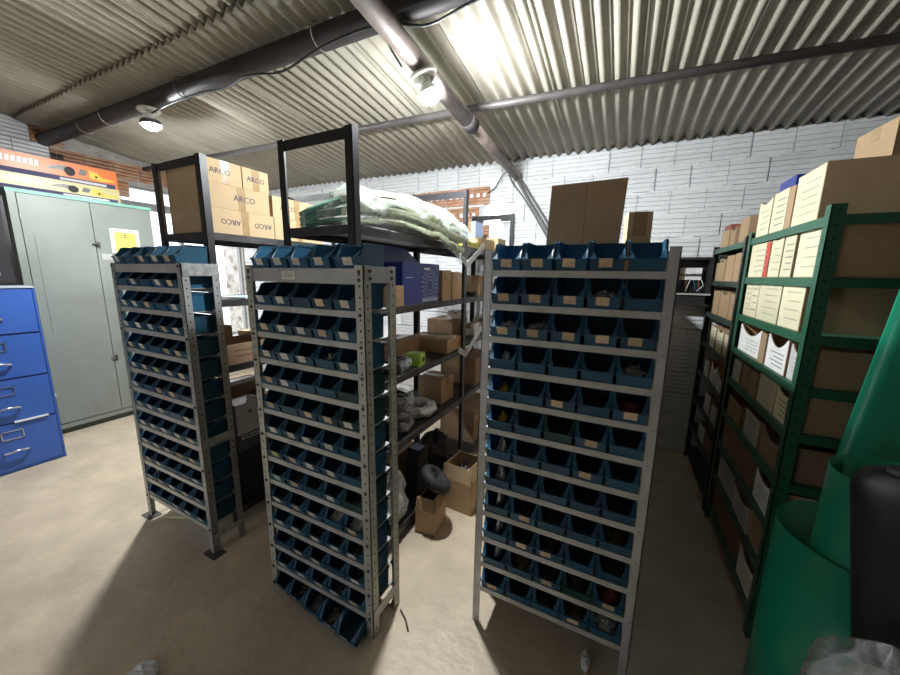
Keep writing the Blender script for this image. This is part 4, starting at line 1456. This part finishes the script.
# ------------------------------------------------------------------ cabinets on the left
gc = thing('metal_cabinet', 'tall grey green two-door metal cabinet carrying the long tool cartons', 'cabinet', (-4.78, 1.105, 0))
WD, HT = 1.02, 2.28
part(MB().box(-0.50, -0.004, 0, WD, 0.10, HT - 0.004), 'body', 'cabinet_grey', gc)
part(MB().box(-0.48, -0.03, 0.02, WD - 0.02, 0.0, 0.10), 'plinth', 'cabinet_base', gc)
part(MB().box(-0.502, 0.012, -0.004, WD + 0.004, HT - 0.03, HT), 'top_rim', 'cabinet_mint', gc)
part(MB().box(-0.002, 0.010, 0.0, 0.05, 0.10, HT - 0.03), 'side_stile', 'cabinet_grey', gc)
part(MB().box(-0.002, 0.008, 0.0, WD, 0.06, 0.105), 'bottom_rail', 'cabinet_grey', gc)
for i, (a, b_) in enumerate(((0.055, 0.516), (0.522, 0.985))):
    d = part(MB().box(-0.003, 0.014, a, b_, 0.115, HT - 0.036), 'door', 'cabinet_grey', gc)
    part(MB().box(0.014, 0.0145, a + 0.06, a + 0.063, 1.0, 1.9), 'dent_line', 'cabinet_base', d) if i == 0 else None
    if i == 1:
        for z in (1.84, 0.68):
            part(MB().box(0.014, 0.022, a + 0.004, a + 0.03, z - 0.03, z + 0.03), 'handle', 'bolt_steel', d)
            part(MB().tube([(0.03, a + 0.012, z), (0.034, a - 0.03, z + 0.012)], 0.007, 6), 'latch', 'bolt_steel', d)
        part(MB().box(0.014, 0.017, a + 0.03, a + 0.11, 1.70, 1.76), 'lock_plate', 'shelf_steel', d)
    else:
        for z in (2.05, 0.4):
            part(MB().tube([(0.016, a, z - 0.03), (0.016, a, z + 0.03)], 0.006, 6), 'hinge', 'shelf_steel', d)
sg = thing('warning_notice', 'yellow and white paper warning notice taped on the grey cabinet', 'notice', (-4.7655, 1.865, 1.775))
part(MB().box(0, 0.001, -0.12, 0.12, 0, 0.245), 'paper', 'paper_white', sg)
part(MB().box(0.001, 0.0016, -0.088, 0.092, 0.0, 0.212), 'yellow_field', 'sign_yellow', sg)
part(MB().prism([(-0.014, 0.175), (0.014, 0.175), (0, 0.2)], 0.0016, 0.0022, 'x'), 'warning_triangle', 'print_dark', sg)
printed(sg, ('x', 0.0016), 1, span=(-0.05, 0.06), z=(0.158, 0.168), hgt=0.009, seed=5)
printed(sg, ('x', 0.0016), 4, 'print_grey', span=(-0.07, 0.08), z=(0.03, 0.145), hgt=0.005, seed=6)
printed(sg, ('x', 0.001), 1, span=(-0.095, 0.1), z=(0.222, 0.234), hgt=0.008, seed=7)


def tool_box(label, z, h, base, y1, x, group):
    t = thing('tool_carton', label, 'carton', (x, y1, z), 0, group)
    part(MB().box(-0.24, 0.0, -1.25, 0, 0, h), 'carton_body', base, t)
    part(MB().box(0.0, 0.0006, -1.25, -0.02, 0.0, h * 0.24), 'dark_band', 'ink_blue', t)
    part(MB().box(0.0006, 0.001, -0.42, -0.09, h * 0.05, h * 0.17), 'white_strapline', 'paper_grey', t)
    # printed saw: dark blade guard, grey drum, yellow motor
    part(MB().prism([(-0.50, h * 0.50), (-0.42, h * 0.55), (-0.34, h * 0.50), (-0.325, h * 0.72), (-0.405, h * 0.80), (-0.47, h * 0.68)], 0.0006, 0.0012, 'x'), 'printed_guard', 'steel_dark', t)
    part(MB().prism([(-0.345 + 0.038 * math.cos(a * PI / 6), h * 0.55 + h * 0.24 * math.sin(a * PI / 6)) for a in range(12)], 0.0012, 0.0018, 'x'), 'printed_drum', 'black_matte', t)
    part(MB().prism([(-0.29, h * 0.46), (-0.24, h * 0.46), (-0.22, h * 0.72), (-0.27, h * 0.78)], 0.0006, 0.0012, 'x'), 'printed_chain', 'steel_dark', t)
    part(MB().prism([(-0.21, h * 0.38), (-0.12, h * 0.30), (-0.02, h * 0.40), (-0.02, h * 0.46), (-0.12, h * 0.50), (-0.15, h * 0.72), (-0.21, h * 0.78)], 0.0006, 0.0012, 'x'), 'printed_motor', 'yellow_print', t)
    part(MB().prism([(-0.16 + 0.010 * math.cos(a * PI / 4), h * 0.5 + 0.011 * math.sin(a * PI / 4)) for a in range(8)], 0.0012, 0.0018, 'x'), 'printed_knob', 'black_matte', t)
    m = MB()
    q = random.Random(int(z * 100))
    for i in range(9):
        a = -0.84 + i * 0.034
        m.prism([(a, h * 0.52), (a + 0.024, h * 0.52), (a + 0.028, h * 0.80), (a + 0.005, h * 0.80)], 0.0006, 0.0012, 'x')
    part(m, 'white_lettering', 'paper_white', t)
    return t


tool_box('lower long yellow tool carton with a printed saw on the grey cabinet', 2.2805, 0.135, 'cream_print', 1.885, -4.80, 'long tool cartons')
tool_box('upper long orange tool carton with a printed saw on the grey cabinet', 2.416, 0.175, 'orange_print', 1.88, -4.80, 'long tool cartons')

fc = thing('file_cabinet', 'blue four-drawer metal file cabinet in front of the grey cabinet', 'file cabinet', (-4.2, 0.50, 0))
part(MB().box(-0.54, -0.006, 0, 0.52, 0.0, 1.45), 'body', 'file_blue', fc)
part(MB().box(-0.542, 0.004, -0.002, 0.522, 1.45, 1.462), 'top', 'file_top', fc)
part(MB().box(-0.006, 0.0, 0.0, 0.012, 0, 1.45), 'front_edge', 'file_blue', fc)
part(MB().box(-0.006, 0.0, 0.508, 0.52, 0, 1.45), 'front_edge', 'file_blue', fc)
for i, (z0, z1) in enumerate(((0.03, 0.395), (0.41, 0.745), (0.76, 1.09), (1.105, 1.44))):
    off = 0.0
    d = part(MB().box(-0.02, 0.006, 0.014, 0.502, z0, z1), 'drawer', 'file_blue', fc)
    part(MB().box(-0.0055, -0.002, 0.010, 0.51, z1, z1 + 0.014), 'seam', 'file_seam', fc)
    zc = z1 - 0.085
    m = MB()
    for a in ((0.20, 0.206), (0.31, 0.316)):
        m.box(0.006, 0.012, a[0], a[1], zc - 0.035, zc + 0.035)
    m.box(0.006, 0.012, 0.20, 0.316, zc - 0.035, zc - 0.029)
    m.box(0.006, 0.012, 0.20, 0.316, zc + 0.029, zc + 0.035)
    part(m, 'label_holder', 'chrome', d)
    zh = zc - 0.13
    part(MB().tube([(0.006, 0.195, zh - 0.03), (0.035, 0.20, zh + 0.0), (0.038, 0.258, zh + 0.004), (0.035, 0.316, zh + 0.0), (0.006, 0.321, zh - 0.03)], 0.008, 8), 'handle', 'chrome', d)
part(MB().box(0.004, 0.02, 0.28, 0.46, 0.402, 0.414), 'handle_glint', 'paper_white', fc)  # white strip painted in for the reflection on the chrome handle

bc = thing('black_case', 'black equipment case standing on the blue file cabinet', 'case', (-4.56, 0.78, 1.4625))
part(MB().box(-0.16, 0.10, -0.26, 0.23, 0, 0.70), 'case_body', 'black_plastic', bc)
part(MB().box(0.10, 0.106, -0.24, 0.21, 0.02, 0.68), 'front_panel', 'black_matte', bc)
part(MB().box(0.106, 0.108, 0.0, 0.14, 0.08, 0.17), 'label', 'paper_grey', bc)
